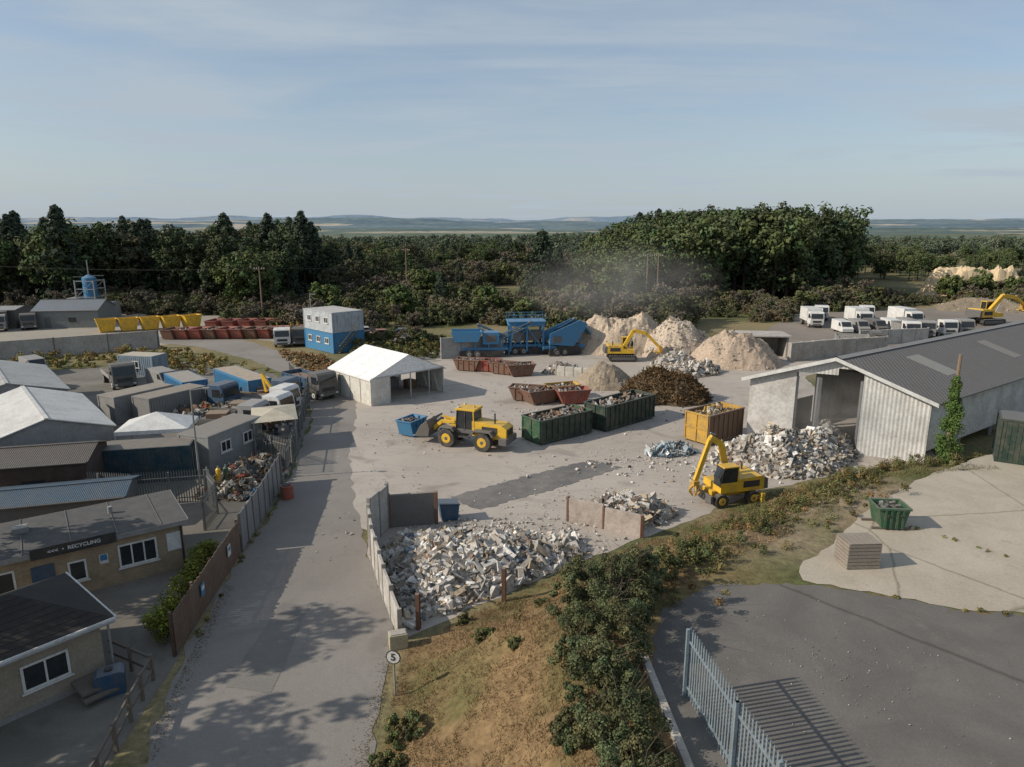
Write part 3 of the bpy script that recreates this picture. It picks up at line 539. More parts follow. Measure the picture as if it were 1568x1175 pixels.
# ------------------------------------------------------------------ buildings
def window(b,x,y,z,w,h,ax='x',n=2,frame=WHT,out=-1):
    b.cur='windows'
    def bx(cx,cz,sx,sz,d,m):
        if ax=='x': b.box(x+cx,y+out*d,z+cz,sx,.06,sz,m)
        else: b.box(x+out*d,y+cx,z+cz,.06,sx,sz,m)
    bx(0,0,w,h,.005,GLS)
    for s in(-1,1): bx(s*w/2,0,.09,h+.09,.03,frame); bx(0,s*h/2,w-.09,.09,.03,frame)
    for i in range(1,n): bx(-w/2+w*i/n,0,.07,h-.09,.03,frame)
    bx(0,-h/2-.09,w+.25,.07,.07,frame)
ang=math.atan2(4.7,6.5)
b=B('brick_office',(-17.7,34.0,0),ang)
b.part('walls').box(-5,2.3,1.3,10,4.6,2.6,brick())
b.part('roof').box(-5,2.3,2.72,10.5,5.1,.2,M((.06,.062,.065),.9,key='feltroof',dirt=.5,dc=(.12,.11,.095),dust=.04)); b.box(-5,-.27,2.68,10.56,.05,.26,GRY); b.box(.27,2.3,2.68,.05,5.1,.26,GRY)
for i in range(5): b.box(-1-2*i,2.3,2.84,.04,5.0,.03,DGRY)
b.part('roof_vents').cyl((-3,3,2.8),(-3,3,3.2),.12,GRY); b.box(-7,3,2.95,.7,.6,.3,GRY)
window(b,-2.2,0,1.5,1.7,1.15,n=3); window(b,-4.9,0,1.3,.7,1.0,n=1); window(b,-8.2,0,1.5,1.5,1.1,n=2)
b.part('door').box(-6.3,-.02,1.0,.95,.08,2.0,DBLU); b.part('signs').box(-4.9,-.33,2.75,3.6,.05,.55,BLK); b.box(-.45,-.03,1.65,.75,.05,1.0,WHT); b.box(-3.75,-.03,1.6,.4,.05,.5,WHT); b.box(-3.75,-.06,1.68,.3,.03,.3,BLU)
b.part('pipes').cyl((-.1,-.08,0),(-.1,-.08,2.5),.05,BLK); of=b.done()
text(of,'<<<  •  RECYCLING',(-4.9,-.365,2.75),.26,WHT)
ang=math.atan2(3.1,2.6)
b=B('site_office_hut',(-16.3,24.6,0),ang)
b.part('walls').box(-5.5,2.6,1.3,10.6,4.8,2.6,M((.30,.26,.2),.9,key='render_tan'))
RF=M((.03,.026,.023),.95,0,.4,.8,key='darkroof',dust=0,dc=(.055,.047,.037))
x0,x1,y0,y1,ze,zr=-11.2,.25,-.2,5.4,2.72,3.9
b.part('roof').add([(x0,y0,ze),(x1,y0,ze),(x1,y1,ze),(x0,y1,ze),(x0+1,2.6,zr),(x1-2.7,2.6,zr)],[(0,1,5,4),(1,2,5),(2,3,4,5),(3,0,4),(3,2,1,0)],RF)
for i in range(1,9):
    t=i/9; xa=x0+1.0*t; xb=x1-2.7*t; b.box((xa+xb)/2,y0+(2.6-y0)*t,ze+(zr-ze)*t+.008,xb-xa-.05,.03,.012,RF)
b.part('fascia').box(-5.5,-.24,2.66,11.5,.06,.18,WHT); b.box(.29,2.6,2.66,.06,5.6,.18,WHT); b.cyl((-11,-.33,2.62),(.2,-.33,2.62),.05,GRY); b.cyl((.0,-.1,2.5),(.0,-.1,.1),.045,GRY)
window(b,-2.2,.2,1.45,1.5,1.0,n=2); window(b,-5.2,.2,1.45,1.8,1.0,n=3); window(b,-8.4,.2,1.45,1.5,1.0,n=2)
b.part('base').box(-5.5,2.6,.12,10.7,4.9,.24,GRY); b.part('stairs').box(-.9,-.5,.5,1.2,1.2,.12,WW); b.box(-.9,-1.1,.3,1.2,.5,.1,WW); b.done()
b=B('blue_water_tank',(-15.9,23.7,0),.5); b.prism([(-.5,0),(.5,0),(.55,.9),(.4,1.0),(-.4,1.0),(-.55,.9)],-.35,.35,DBLU); b.cyl((0,0,1),(0,0,1.08),.15,BLK); b.done(.03)
def container(name,x,y,rot,L,W,Hh,mat,roof=None,doors=True,z=0,ribs=True,win=0):
    b=B(name,(x,y,z),R(rot)); b.part('shell').box(0,0,Hh/2+.08,L,W,Hh-.16,mat); fr=mat
    b.part('frame')
    for sx in(-1,1):
        for sy in(-1,1): b.box(sx*(L/2-.03),sy*(W/2-.03),Hh/2+.04,.16,.16,Hh,fr)
    for sy in(-1,1): b.box(0,sy*(W/2-.02),Hh-.03,L-.2,.12,.13,fr); b.box(0,sy*(W/2-.02),.12,L-.2,.12,.16,fr)
    for sx in(-1,1): b.box(sx*(L/2-.02),0,Hh-.03,.12,W-.2,.13,fr); b.box(sx*(L/2-.02),0,.12,.12,W-.2,.16,fr)
    if ribs:
        b.cur='corrugation'; n=int(L/.3)
        for i in range(n):
            for sy in(-1,1): b.box(-L/2+.25+i*(L-.4)/n,sy*(W/2+.012),Hh/2,.13,.04,Hh-.4,mat)
    b.part('roof').box(0,0,Hh+.02,L-.12,W-.12,.05,roof or mat)
    if doors:
        b.cur='doors'
        for sy in(-1,1): b.box(L/2+.03,sy*W*.235,Hh/2,.05,W*.42,Hh-.4,mat); b.cyl((L/2+.08,sy*W*.1,.3),(L/2+.08,sy*W*.1,Hh-.3),.025,STEEL,n=6); b.cyl((L/2+.08,sy*W*.35,.3),(L/2+.08,sy*W*.35,Hh-.3),.025,STEEL,n=6)
    for i in range(win): window(b,-L/2+L*(i+.7)/(win+.4),-W/2-.02,Hh*.6,1.0,.8,n=2)
    return b.done()
TEAL=M((.012,.05,.07),.55,key='teal',dirt=.35)
container('shipping_container',-26.6,47.6,13,6.1,2.44,2.6,TEAL,M((.10,.10,.09),.7,key='ctroof',dirt=.7))
container('shipping_container',-36.5,64.5,62,6.1,2.44,2.6,GRY,M((.26,.235,.2),.8,key='roofgrey',dirt=.6))
container('shipping_container',-33.0,64.0,62,6.1,2.44,2.6,M((.2,.2,.2),.6,key='cgrey'),M((.22,.2,.17),.8,key='rg2',dirt=.6))
container('shipping_container',-34.6,70.6,-48,6.1,2.44,2.6,BLU,M((.3,.29,.27),.8,key='rg3'))
container('shipping_container',-29.3,72.3,-46,9.0,2.44,2.6,BLU,M((.42,.35,.27),.8,key='rg4',dirt=.5))
container('portable_cabin',-46,83.5,-12,4.8,2.6,2.6,M((.2,.27,.33),.7,key='cabgrey'),CREAM,win=1)
container('portable_cabin',-22.8,51.4,72,6.0,2.7,2.9,M((.25,.26,.26),.7,key='cabpale'),M((.17,.17,.165),.8,key='rgg',dirt=.6),ribs=False,win=2)
container('shipping_container',33.9,40.6,-32,6.1,2.6,2.8,GRN,DGRY,z=PH)
for i,mm in enumerate([BLU,M((.42,.46,.5),.6,key='cabwhite',dirt=.4)]):
    container('portable_cabin',-27.0,102.6,-45,8.2,5.2,2.95,mm,M((.5,.5,.5),.7,key='cabroof'),z=i*3.0,win=3,ribs=False)
b=B('external_stair',(-24.2,99.4,0),R(45)); 
for i in range(12): b.box(-1.6+i*.27,0,.25*i+.2,.28,.8,.04,YEL)
for sy in(-1,1): b.beam((-1.7,1.1),(1.5,4.1),.05,.06,YEL,sy*.42); b.beam((-1.7,.1),(1.5,3.1),.06,.16,DGRY,sy*.42)
b.done()
def shed(name,x,y,rot,L,W,he,hr,wall,roof,over=.2,door=True,win=0,doorm=WHT):
    b=B(name,(x,y,0),R(rot)); b.part('walls').box(0,0,he/2,L,W,he,wall)
    for s in(-1,1): b.add([(s*L/2*.998,-W/2,he-.01),(s*L/2*.998,W/2,he-.01),(s*L/2*.998,0,hr-.06)],[(0,1,2)],wall)
    b.cur='roof'; a=math.atan2(hr-he,W/2); l=math.hypot(hr-he,W/2)+over
    for s in(-1,1): b.box(0,s*(W/4+over/2*math.cos(a)),(he+hr)/2-over/2*math.sin(a)+.03,L+2*over,l,.07,roof,rx=-s*a)
    b.box(0,0,hr+.06,L+2*over,.3,.06,roof)
    if door: b.part('door').box(-L*.28,-W/2-.03,1.0,.95,.06,2.0,doorm); b.part('door_panel').box(L*.1,-W/2-.03,1.5,1.3,.05,.8,GLS)
    for i in range(win): window(b,-L/2+L*(i+.6)/win,-W/2,he*.6,1.1,.9)
    b.part('gutter').cyl((-L/2-.1,-W/2-over,he-.05),(L/2+.1,-W/2-over,he-.05),.06,DGRY); return b.done()
shed('timber_shed',-32.5,43.8,14,8,4.4,3.0,3.6,M((.05,.03,.025),.85,key='brownshed',dirt=.2),corr((.10,.085,.07),5,'r'),doorm=M((.3,.33,.36),.7,key='paledoor'))
shed('metal_shed',-27.8,39.2,16,8,3.4,2.2,2.6,M((.1,.1,.1),.8,key='dshed'),corr((.05,.085,.12),6,'r',dirt=.5),door=False)
shed('warehouse',-38.6,53.3,131,13.5,8.4,3.0,4.3,M((.3,.3,.3),.8,key='wwall'),corr((.62,.61,.58),4,'r',dirt=.35),door=False)
shed('warehouse',-50,65,131,15,9,3.2,4.4,M((.3,.3,.3),.8,key='wwall'),corr((.42,.42,.40),4,'r2'),door=False)
shed('warehouse',-46,50,131,12,6,3.0,4.0,M((.3,.3,.3),.8,key='wwall'),corr((.36,.37,.36),4,'r3'),door=False)
shed('farm_shed',-82,128,8,11,8,3.2,4.8,M((.17,.19,.19),.8,key='gshed'),corr((.16,.18,.2),3,'r4'),doorm=DGRY)
shed('farm_shed',-93,126,8,5,6,3.4,3.8,DGRY,corr((.3,.3,.3),3,'r5'),door=False)
b=B('canopy_tent',(-27.9,51.7,0),R(12)); v=[(-2.6,-1.8,2.9),(2.6,-1.8,2.9),(2.6,1.8,2.9),(-2.6,1.8,2.9),(0,0,3.9)]
b.part('canopy').add(v,[(0,1,4),(1,2,4),(2,3,4),(3,0,4)],WHT); b.cur='valance'
for (a0,a1) in((0,1),(1,2),(2,3),(3,0)):
    p,q=v[a0],v[a1]; b.add([p,q,(q[0],q[1],2.6),(p[0],p[1],2.6)],[(0,1,2,3)],WHT)
b.cur='legs'; [b.cyl((p[0]*.98,p[1]*.98,0),(p[0]*.98,p[1]*.98,2.9),.04,ALU) for p in v[:4]]; b.done()
A=Vector((-20.2,74.3));Bp=Vector((-14.4,68.0)); d=(Bp-A).normalized(); ang=math.atan2(d.y,d.x); L=8.6; W=9.2; he=2.9; hr=4.9
cen=A.lerp(Bp,.5)+Vector((-d.y,d.x))*W/2
b=B('marquee_shelter',(cen.x,cen.y,0),ang)
PVC=M((.82,.82,.81),.45,0,.08,.6,key='pvc',dust=.03); PV2=M((.62,.6,.54),.55,0,.3,.6,key='pvcwall')
b.part('roof'); 
for s in(-1,1):
    n=4
    for i in range(n): 
        xa=-L/2-.15+i*(L+.3)/n; xb=xa+(L+.3)/n-.015
        b.add([(xa,s*(W/2+.2),he-.08),(xb,s*(W/2+.2),he-.08),(xb,0,hr),(xa,0,hr)],[(0,1,2,3)],PVC)
    b.box(0,s*(W/2+.2),he-.14,L+.3,.04,.2,PVC)
b.part('side_walls'); b.box(0,-W/2,he/2-.05,L,.05,he-.1,PV2); b.box(-L/2,0,he/2,.05,W,he,PV2); b.box(1.6,W/2,he/2,L-3.2,.05,he,PV2)
b.add([(-L/2,-W/2,he),(-L/2,W/2,he),(-L/2,0,hr-.03)],[(0,1,2)],PV2); b.part('gable').add([(L/2+.02,-W/2,he),(L/2+.02,W/2,he),(L/2+.02,0,hr-.03)],[(0,1,2)],PVC)
b.box(L/2,-W/2+1.1,he/2,.05,2.2,he,PV2)
b.part('frame')
for i in range(5):
    xx=-L/2+.05+i*(L-.1)/4
    for s in(-1,1): b.box(xx,s*(W/2-.08),he/2,.1,.1,he,ALU)
for yy in(-2.4,.2,2.6): b.box(L/2,yy,he/2,.1,.1,he,ALU)
b.box(L/2+.03,0,he,.08,W,.12,ALU)
for i in range(5): b.box(-L/2+.06+i*(L-.12)/4,-W/2-.04,he/2,.08,.04,he,GRY)
b.part('stores').box(-2,1.5,.6,2,1.4,1.2,GRY); b.box(0,3,.5,1.2,1,1,WOOD); b.box(-1,-2,.7,1.5,1.2,1.4,DGRY); b.done()
b=B('industrial_barn'); Lp=Vector((20.3,56.7)); Rp=Vector((32.2,50.6)); bd=Vector((.816,.578))*42
CLAD=corr((.66,.65,.62),2.4,'barn',rough=.6,dirt=.45); CLADW=M((.6,.58,.55),.75,0,.45,.5,key='barnwall'); ROOF=corr((.15,.142,.135),1.6,'barnroof',rough=.85,dirt=.6); TR=M((.28,.28,.25),.6,key='skylight')
def P3(p,z): return (p.x,p.y,z)
def quad(b,p,q,z0,z1,mat,z1q=None): b.add([P3(p,z0),P3(q,z0),P3(q,z1q or z1),P3(p,z1)],[(0,1,2,3)],mat)
zl,za,zr_=5.6,7.8,5.1
fl=lambda t: zl+(za-zl)*t/.5 if t<.5 else za+(zr_-za)*(t-.5)/.5
mid=Lp.lerp(Rp,.5)
back=lambda p,t=1.0:p+bd*t
b.part('front_wall'); 
pz=lambda t:(Lp.lerp(Rp,t))
def fw(t0,t1,z0,z1a,z1b,mat,off=0):
    p,q=pz(t0),pz(t1); nrm=Vector((-.476,-.88)); 
    v=[]
    for s in(0,.12):
        for (w,zz) in((p,z0),(q,z0),(q,z1b),(p,z1a)): v.append((w.x-nrm.x*s+nrm.x*off,w.y-nrm.y*s+nrm.y*off,zz))
    b.add(v,[(0,1,2,3),(7,6,5,4),(0,4,5,1),(1,5,6,2),(2,6,7,3),(3,7,4,0)],mat)
fw(0,.27,0,fl(0),fl(.27)+.1,CLADW); fw(.64,.999,0,fl(.64)-.05,fl(1)-.05,CLAD)
fw(.27,.5,fl(.27)-.4,fl(.27)-.02,fl(.5)-.05,CLAD,-.02); fw(.5,.64,fl(.64)-.1,fl(.5)-.05,fl(.64)-.05,CLAD,-.02)
b.part('frame')
for t in(.27,.40,.64):
    p=pz(t); b.box(p.x+.15,p.y+.3,3,.3,.3,6,STEEL)
for k in(1,2,3,4):
    for t in(.02,.5,.98):
        if t==.5 and k<3: continue
        p=pz(t)+bd*(k*.15); b.box(p.x,p.y,fl(t)/2-.1,.3,.3,fl(t)-.3,STEEL)
b.part('side_walls'); quad(b,Lp+bd*.001,back(Lp,.10),0,zl-.05,CLADW); quad(b,back(Lp,.24),back(Lp),0,zl-.05,CLADW); quad(b,Rp+bd*.001,back(Rp),1.0,zr_-.05,CLADW); quad(b,back(Lp),back(mid),0,zl,CLADW,za-.1); quad(b,back(mid),back(Rp),0,za-.1,CLADW,zr_)
b.part('push_walls'); p=Lp+bd*.36; q=Rp+bd*.36; quad(b,p,q,0,4.2,CONC); quad(b,back(Lp,.105),back(Lp,.235),0,2.6,CONC)
b.part('roof')
def roofq(pa,za_,pb,zb_,mat,t0=-.012,t1=1.01,lift=0):
    v=[]
    for dz in(0,.09):
        for (p,z,t) in((pa,za_,t0),(pb,zb_,t0),(pb,zb_,t1),(pa,za_,t1)):
            q=p+bd*t; v.append((q.x,q.y,z+dz+lift))
    b.add(v,[(3,2,1,0),(4,5,6,7),(0,1,5,4),(1,2,6,5),(2,3,7,6),(3,0,4,7)],mat)
roofq(pz(-.03),fl(-.03),mid,za,ROOF); roofq(mid,za,pz(1.05),fl(1.05),ROOF)
b.part('skylights'); roofq(pz(.62),fl(.62),pz(.86),fl(.86),TR,.17,.22,.02); roofq(pz(.62),fl(.62),pz(.86),fl(.86),M((.22,.21,.19),.7,key='sk2'),.5,.54,.02)
b.part('ridge'); p=mid-bd*.012; q=mid+bd*1.01
b.add([(p.x-.3,p.y+.2,za+.02),(p.x,p.y,za+.2),(p.x+.3,p.y-.25,za+.02),(q.x-.3,q.y+.2,za+.02),(q.x,q.y,za+.2),(q.x+.3,q.y-.25,za+.02)],[(0,1,4,3),(1,2,5,4)],GRY)
b.part('fascia')
for (t0,t1) in((-.03,.5),(.5,1.05)):
    p,q=pz(t0)-bd*.014,pz(t1)-bd*.014; b.add([P3(p,fl(t0)-.18),P3(q,fl(t1)-.18),P3(q,fl(t1)+.12),P3(p,fl(t0)+.12)],[(0,1,2,3)],WHT)
b.done()
b=B('block_shelter',(35.5,97,0),R(-5)); b.part('walls').box(0,2,1.5,7,.3,3,CONC); b.box(-3.4,0,1.5,.3,4,3,CONC); b.box(3.4,0,1.5,.3,4,3,CONC); b.part('roof').box(0,0,3.1,7.6,4.8,.22,CONC2); b.done(.02)
panelwall('concrete_block_wall',[(38,92),(46,96),(55,99)],2.6,2.4,CONC,.5,2.0,CONC)
panelwall('concrete_block_wall',[(54,105),(67,109)],2.4,2.2,CONC2,.3,3.0,GRY)
panelwall('concrete_block_wall',[(-9.9,94),(-1.3,97.3)],3.0,2.8,M((.30,.30,.29),.9,key='cw'),.4,2.4,GRY)
panelwall('concrete_block_wall',[(5.5,83.2),(8.6,82.4),(11.5,82)],1.2,1.0,M((.6,.57,.5),.9,key='limeblocks',dirt=.4),.7,1.1,CONC2)
SAND=[((.6,.48,.32),1)]
heap('sand_bank',[(113,186),(120,184),(128,185),(138,184),(141,191),(114,193)],6.6,2.2,SAND,.2,.3,.6,(.56,.44,.28),.7,planks=0,rough=.6)
heap('soil_mound',[(94,150),(112,146),(122,158),(100,162)],2.4,6,SOIL,1,.2,.5,(.22,.18,.13),1.0,planks=0)
b=B('cement_silo',(-86,140,0)); b.part('tank').cyl((0,0,4),(0,0,8.0),1.3,BLU,n=20); b.cyl((0,0,2.4),(0,0,4),.4,BLU,1.3,n=20); b.cyl((0,0,8.0),(0,0,8.6),1.3,BLU,.3,n=20); b.cyl((0,0,8.4),(0,0,11.5),.1,STEEL)
b.cur='frame'
for sx in(-1,1):
    for sy in(-1,1): b.box(sx*1.9,sy*1.9,3.8,.2,.2,7.6,STEEL)
for z in(2.2,4.2,5.8,7.4):
    for s in(-1,1): b.box(s*1.9,0,z,.12,3.8,.15,STEEL); b.box(0,s*1.9,z,3.8,.12,.15,STEEL)
for s in(-1,1): b.beam((-1.9,0),(1.9,4.2),.08,.08,STEEL,s*1.9); b.beam((1.9,0),(-1.9,4.2),.08,.08,STEEL,s*1.9); b.beam((-1.9,4.2),(1.9,7.4),.08,.08,STEEL,s*1.9); b.box(0,s*1.95,8.3,3.9,.06,.06,STEEL)
b.part('shed').box(-3,0,2,2.5,3,4,GRY); b.box(3.6,-.5,1.6,3,3,3.2,GRY); b.done()
# ------------------------------------------------------------------ skips & bins
def skip(name,x,y,rot,L,W,Hh,mat,fillp=None,z=0):
    b=B(name,(x,y,z),R(rot)); t=.07; e=L*.16; b.part('shell')
    prof=[(-L/2+e,.12),(L/2-e,.12),(L/2,Hh),(-L/2,Hh)]
    for s in(-1,1): b.prism(prof,s*W/2-t/2,s*W/2+t/2,mat)
    b.prism([(-L/2+e,.12),(-L/2+e+t,.12),(-L/2+t,Hh),(-L/2,Hh)],-W/2+t/2,W/2-t/2,mat); b.prism([(L/2-e-t,.12),(L/2-e,.12),(L/2,Hh),(L/2-t,Hh)],-W/2+t/2,W/2-t/2,mat)
    b.box(0,0,.16,L-2*e,W-t,.08,mat); b.cur='ribs'
    for s in(-1,1):
        for i in range(4): xx=-L/2+e+.1+i*(L-2*e-.2)/3; b.box(xx,s*(W/2+.07),Hh/2+.05,.1,.08,Hh-.15,mat)
        b.box(0,s*(W/2+.05),Hh-.03,L+.05,.14,.1,mat)
    for s in(-1,1): b.box(s*(L/2),0,Hh-.03,.1,W,.1,mat)
    for s in(-1,1): b.cyl((-L*.2,s*(W/2+.05),Hh*.7),(-L*.2,s*(W/2+.2),Hh*.7),.05,BLK); b.cyl((L*.2,s*(W/2+.05),Hh*.7),(L*.2,s*(W/2+.2),Hh*.7),.05,BLK)
    if fillp:
        b.cur='load'; b.box(0,0,Hh*.6,L-.9,W-.2,.1,DGRY)
        for i in range(90):
            s=random.uniform(.12,.5); b.box(random.uniform(-L/2+.35,L/2-.35),random.uniform(-W/2+.25,W/2-.25),Hh*random.uniform(.62,.92),s,s*.6,s*.3,fillp[i%len(fillp)],random.random()*3,random.random()*3,random.random()*3)
    return b.done()
def roro(name,x,y,rot,L,W,Hh,mat,endm=None,fillp=None):
    b=B(name,(x,y,0),R(rot)); t=.06; b.part('shell'); em=endm or mat
    for s in(-1,1): b.box(0,s*W/2,Hh/2+.15,L,t,Hh-.05,mat)
    b.box(-L/2+.03,0,Hh/2+.15,t,W-.06,Hh-.05,em); b.box(L/2-.03,0,Hh/2+.15,t,W-.06,Hh-.05,em); b.box(0,0,.25,L-.1,W-.1,.1,mat); b.cur='ribs'
    for s in(-1,1):
        n=int(L/.62)
        for i in range(n+1): b.box(-L/2+.06+i*(L-.12)/n,s*(W/2+.06),Hh/2+.12,.09,.09,Hh-.12,mat)
        b.box(0,s*(W/2+.06),Hh+.12,L+.06,.16,.12,mat); b.box(0,s*(W/2+.06),.22,L,.12,.14,mat)
    for s in(-1,1):
        for yy in(-W*.48,0,W*.48): b.box(s*(L/2+.03),yy,Hh/2+.12,.09,.1,Hh-.1,em)
        b.box(s*(L/2+.03),0,Hh+.12,.12,W,.12,em); b.box(s*(L/2+.02),0,Hh*.55,.08,W,.1,em)
    b.part('rollers'); [b.cyl((sx*(L/2-.3),sy*W*.4-.1,.14),(sx*(L/2-.3),sy*W*.4+.1,.14),.14,BLK) for sx in(-1,1) for sy in(-1,1)]
    if fillp:
        b.cur='load'; b.box(0,0,Hh*.75,L-.2,W-.15,.1,DGRY)
        for i in range(150):
            s=random.uniform(.12,.6); b.box(random.uniform(-L/2+.3,L/2-.3),random.uniform(-W/2+.3,W/2-.3),Hh*random.uniform(.76,.98)+.1,s,s*.6,s*.25,fillp[i%len(fillp)],random.random()*3,random.random()*3,random.random()*3)
    return b.done()
mixf=[GRY,DGRY,WOOD,DGRY,RUST,CONC2,BLK,WOOD]
roro('roll_on_waste_bin',4.0,57.8,38,6.0,2.4,2.0,GRN,LGRN,mixf); roro('roll_on_waste_bin',10.2,62.2,42,7.2,2.5,2.2,GRN,None,mixf)
roro('roll_on_waste_bin',17.6,57.2,37,4.8,2.4,2.5,M((.17,.10,.06),.7,key='brownbin',dirt=.5),DYEL,[WOOD,DYEL,CREAM,DGRY])
for (x,y,r,m) in [(-5.6,86.4,-20,RUST),(-3.2,86,-15,RED),(-1,84.3,-25,RUST),(1.0,83.2,15,RUST),(1.6,70.8,-15,RUST),(2.9,69.6,30,RUST),(6.3,69.6,15,RED),(5.4,71.8,20,DYEL)]:
    skip('rusty_skip',x,y,r,3.6,1.8,1.5,m,mixf)
for i in range(8): skip('red_skip',-56.2+i*2.2,112.0+.15*i,80,3.8,1.9,1.7,RED if i%3 else RUST,mixf if i%2 else None)
for i in range(5): skip('red_skip',-52+i*2.8,119+.2*i,85,3.8,1.9,2.2,RED)
for i in range(3): skip('red_skip',-39.5+i*2.3,113.5,70,3.6,1.8,1.6,RUST,mixf)
for i in range(5): skip('yellow_skip',-71.5+i*3.1,119.5+i*1.4,35+i*4,3.2,2.0,2.3,YEL)
skip('green_skip',18.7,31.6,-5,1.5,1.15,1.15,LGRN,[DGRY,GRN],z=PH)
for i in range(2):
    b=B('skip_runner',(18.7,31.6+(-.5 if i else .5),PH),R(-5)); b.box(0,0,.08,2.0,.12,.1,WW); b.box(.9,0,.15,.15,.14,.08,WW); b.done()
b=B('timber_crate',(15.2,27.6,PH),R(3)); GW=M((.25,.215,.18),.9,key='greywood',dirt=.4)
b.part('core').box(0,0,.62,1.36,1.0,1.1,M((.14,.125,.11),.9,key='cratecore'))
b.part('boards')
for k in range(7):
    z=.12+k*.165
    for s in(-1,1): b.box(0,s*.53,z,1.46,.03,.135,GW); b.box(s*.715,0,z,.03,1.02,.135,GW)
for k in range(6): b.box(-.6+k*.24,0,1.215,.205,1.1,.03,GW)
b.done()
skip('blue_skip',-8.9,58.3,60,2.4,1.5,1.5,BLU,mixf)
b=B('red_barrel',(-15.3,43.6,0)); b.cyl((0,0,0),(0,0,.95),.42,RED,n=20); [b.cyl((0,0,z),(0,0,z+.05),.45,RED,n=20) for z in(.05,.45,.88)]; b.cyl((0,0,.95),(0,0,1.0),.3,BLK,n=16); b.done()
for (x,y,c) in [(-20.3,44.6,YEL),(-19.9,44.9,LGRN),(-21,44.4,GRY)]:
    b=B('gas_bottle',(x,y,.6)); b.cyl((0,0,0),(0,0,1.1),.17,c); b.cyl((0,0,1.1),(0,0,1.22),.17,c,.07); b.cyl((0,0,1.22),(0,0,1.35),.05,STEEL); b.done()
b=B('scrap_store',(-20.0,55.3,0),R(-70)); b.part('posts')
for sx in(-1,1):
    for sy in(-1,1): b.box(sx*2.2,sy*1.6,1.4,.12,.12,2.8,STEEL)
b.part('cover').add([(-2.4,-1.8,2.8),(2.4,-1.8,2.7),(2.4,1.8,2.75),(-2.4,1.8,2.85),(0,0,3.2)],[(0,1,4),(1,2,4),(2,3,4),(3,0,4)],CREAM)
b.part('shelves'); b.box(0,0,1.2,4.2,3,.06,GRY)
for i in range(60): s=random.uniform(.2,.7); b.box(random.uniform(-2,2),random.uniform(-1.5,1.5),random.choice((.3,1.4))+random.random()*.5,s,s*.7,s*.4,[RUST,DGRY,DBLU,GRY,CREAM,WOOD][i%6],random.random()*3,random.random()*3,0)
b.done()
# ------------------------------------------------------------------ vehicles
def lorry(name,x,y,rot,cab=WHT,body='flat',L=7.5,bm=DGRY,sc=1):
    b=B(name,(x,y,0),R(rot),sc); f=L/2; b.part('cab')
    b.prism([(f-1.9,.75),(f-.05,.75),(f,1.7),(f-.2,2.75),(f-.5,2.95),(f-1.9,2.95)],-1.2,1.2,cab)
    b.part('glass'); b.prism([(f-.01,1.72),(f+.02,1.72),(f-.17,2.62),(f-.2,2.6)],-1.05,1.05,GLS)
    for s in(-1,1): b.prism([(f-1.35,1.75),(f-.25,1.75),(f-.4,2.55),(f-1.35,2.55)],s*1.21-.01,s*1.21+.01,GLS); b.box(f-.05,s*1.35,2.1,.1,.18,.4,BLK)
    b.part('bumper').box(f,0,.65,.18,2.4,.35,DGRY); b.box(f+.01,0,1.2,.06,1.5,.35,BLK)
    for s in(-1,1): b.box(f+.1,s*.95,.7,.04,.3,.18,WHT)
    b.part('chassis').box(-.4,0,.85,L-.8,.9,.25,DGRY); b.box(f-2.4,.85,.7,.9,.5,.5,STEEL); b.box(f-2.4,-.85,.7,.9,.5,.5,DGRY)
    b.part('wheels')
    for s in(-1,1):
        b.wheel(f-1.1,s*1.05,.5,.3,WHT); b.wheel(-f+1.1,s*.98,.5,.5,GRY)
        if L>7: b.wheel(-f+2.3,s*.98,.5,.5,GRY)
    b.cur='body'; x0,x1=-f,f-2.1; m=(x0+x1)/2; l=x1-x0
    if body=='flat': b.box(m,0,1.1,l,2.45,.14,bm); b.box(x1-.05,0,1.8,.1,2.4,1.3,bm); [b.box(m,s*1.22,1.35,l,.05,.4,bm) for s in(-1,1)]; b.box(m-.4,.2,1.5,1.8,1.4,.7,WOOD,rz=.3); b.box(m+1,-.3,1.4,1.2,1.2,.5,RUST,rz=.6)
    elif body=='box': b.box(m,0,2.2,l,2.5,2.3,bm); b.box(x0-.02,0,2.2,.05,2.3,2.1,GRY)
    elif body=='tipper':
        b.prism([(x0,1.15),(x1,1.15),(x1+.1,2.3),(x0-.1,2.3)],-1.25,-1.18,bm); b.prism([(x0,1.15),(x1,1.15),(x1+.1,2.3),(x0-.1,2.3)],1.18,1.25,bm); b.box(x1,0,1.8,.08,2.35,1.3,bm); b.box(x0,0,1.75,.08,2.35,1.2,bm); b.box(m,0,1.2,l,2.3,.1,bm); b.box(m,0,1.9,l-.3,2.2,.1,RUST)
        for i in range(6): [b.box(x0+.3+i*(l-.6)/5,s*1.28,1.7,.1,.08,1.1,bm) for s in(-1,1)]
    elif body=='crane':
        b.box(m-.3,0,1.1,l-.5,2.45,.14,bm); [b.box(m-.3,s*1.22,1.35,l-.5,.05,.4,bm) for s in(-1,1)]; b.box(x1-.2,0,1.6,.4,.6,1.6,YEL); b.beam((x1-.2,2.3),(x1-1.4,4.0),.25,.3,YEL); b.beam((x1-1.4,4.0),(x1-1.0,2.2),.2,.22,YEL)
    elif body=='skip':
        b.box(m,0,1.1,l,2.2,.12,bm)
        for s in(-1,1): b.beam((x0+1.2,1.1),(x0+.9,3.0),.16,.2,YEL,s*1.05); b.beam((x0+.9,3.0),(x0+2.2,3.2),.14,.18,YEL,s*1.05)
        b.prism([(x0+.6,1.25),(x1-.7,1.25),(x1-.1,2.5),(x0,2.5)],-.85,.85,RED)
    return b.done(.02)
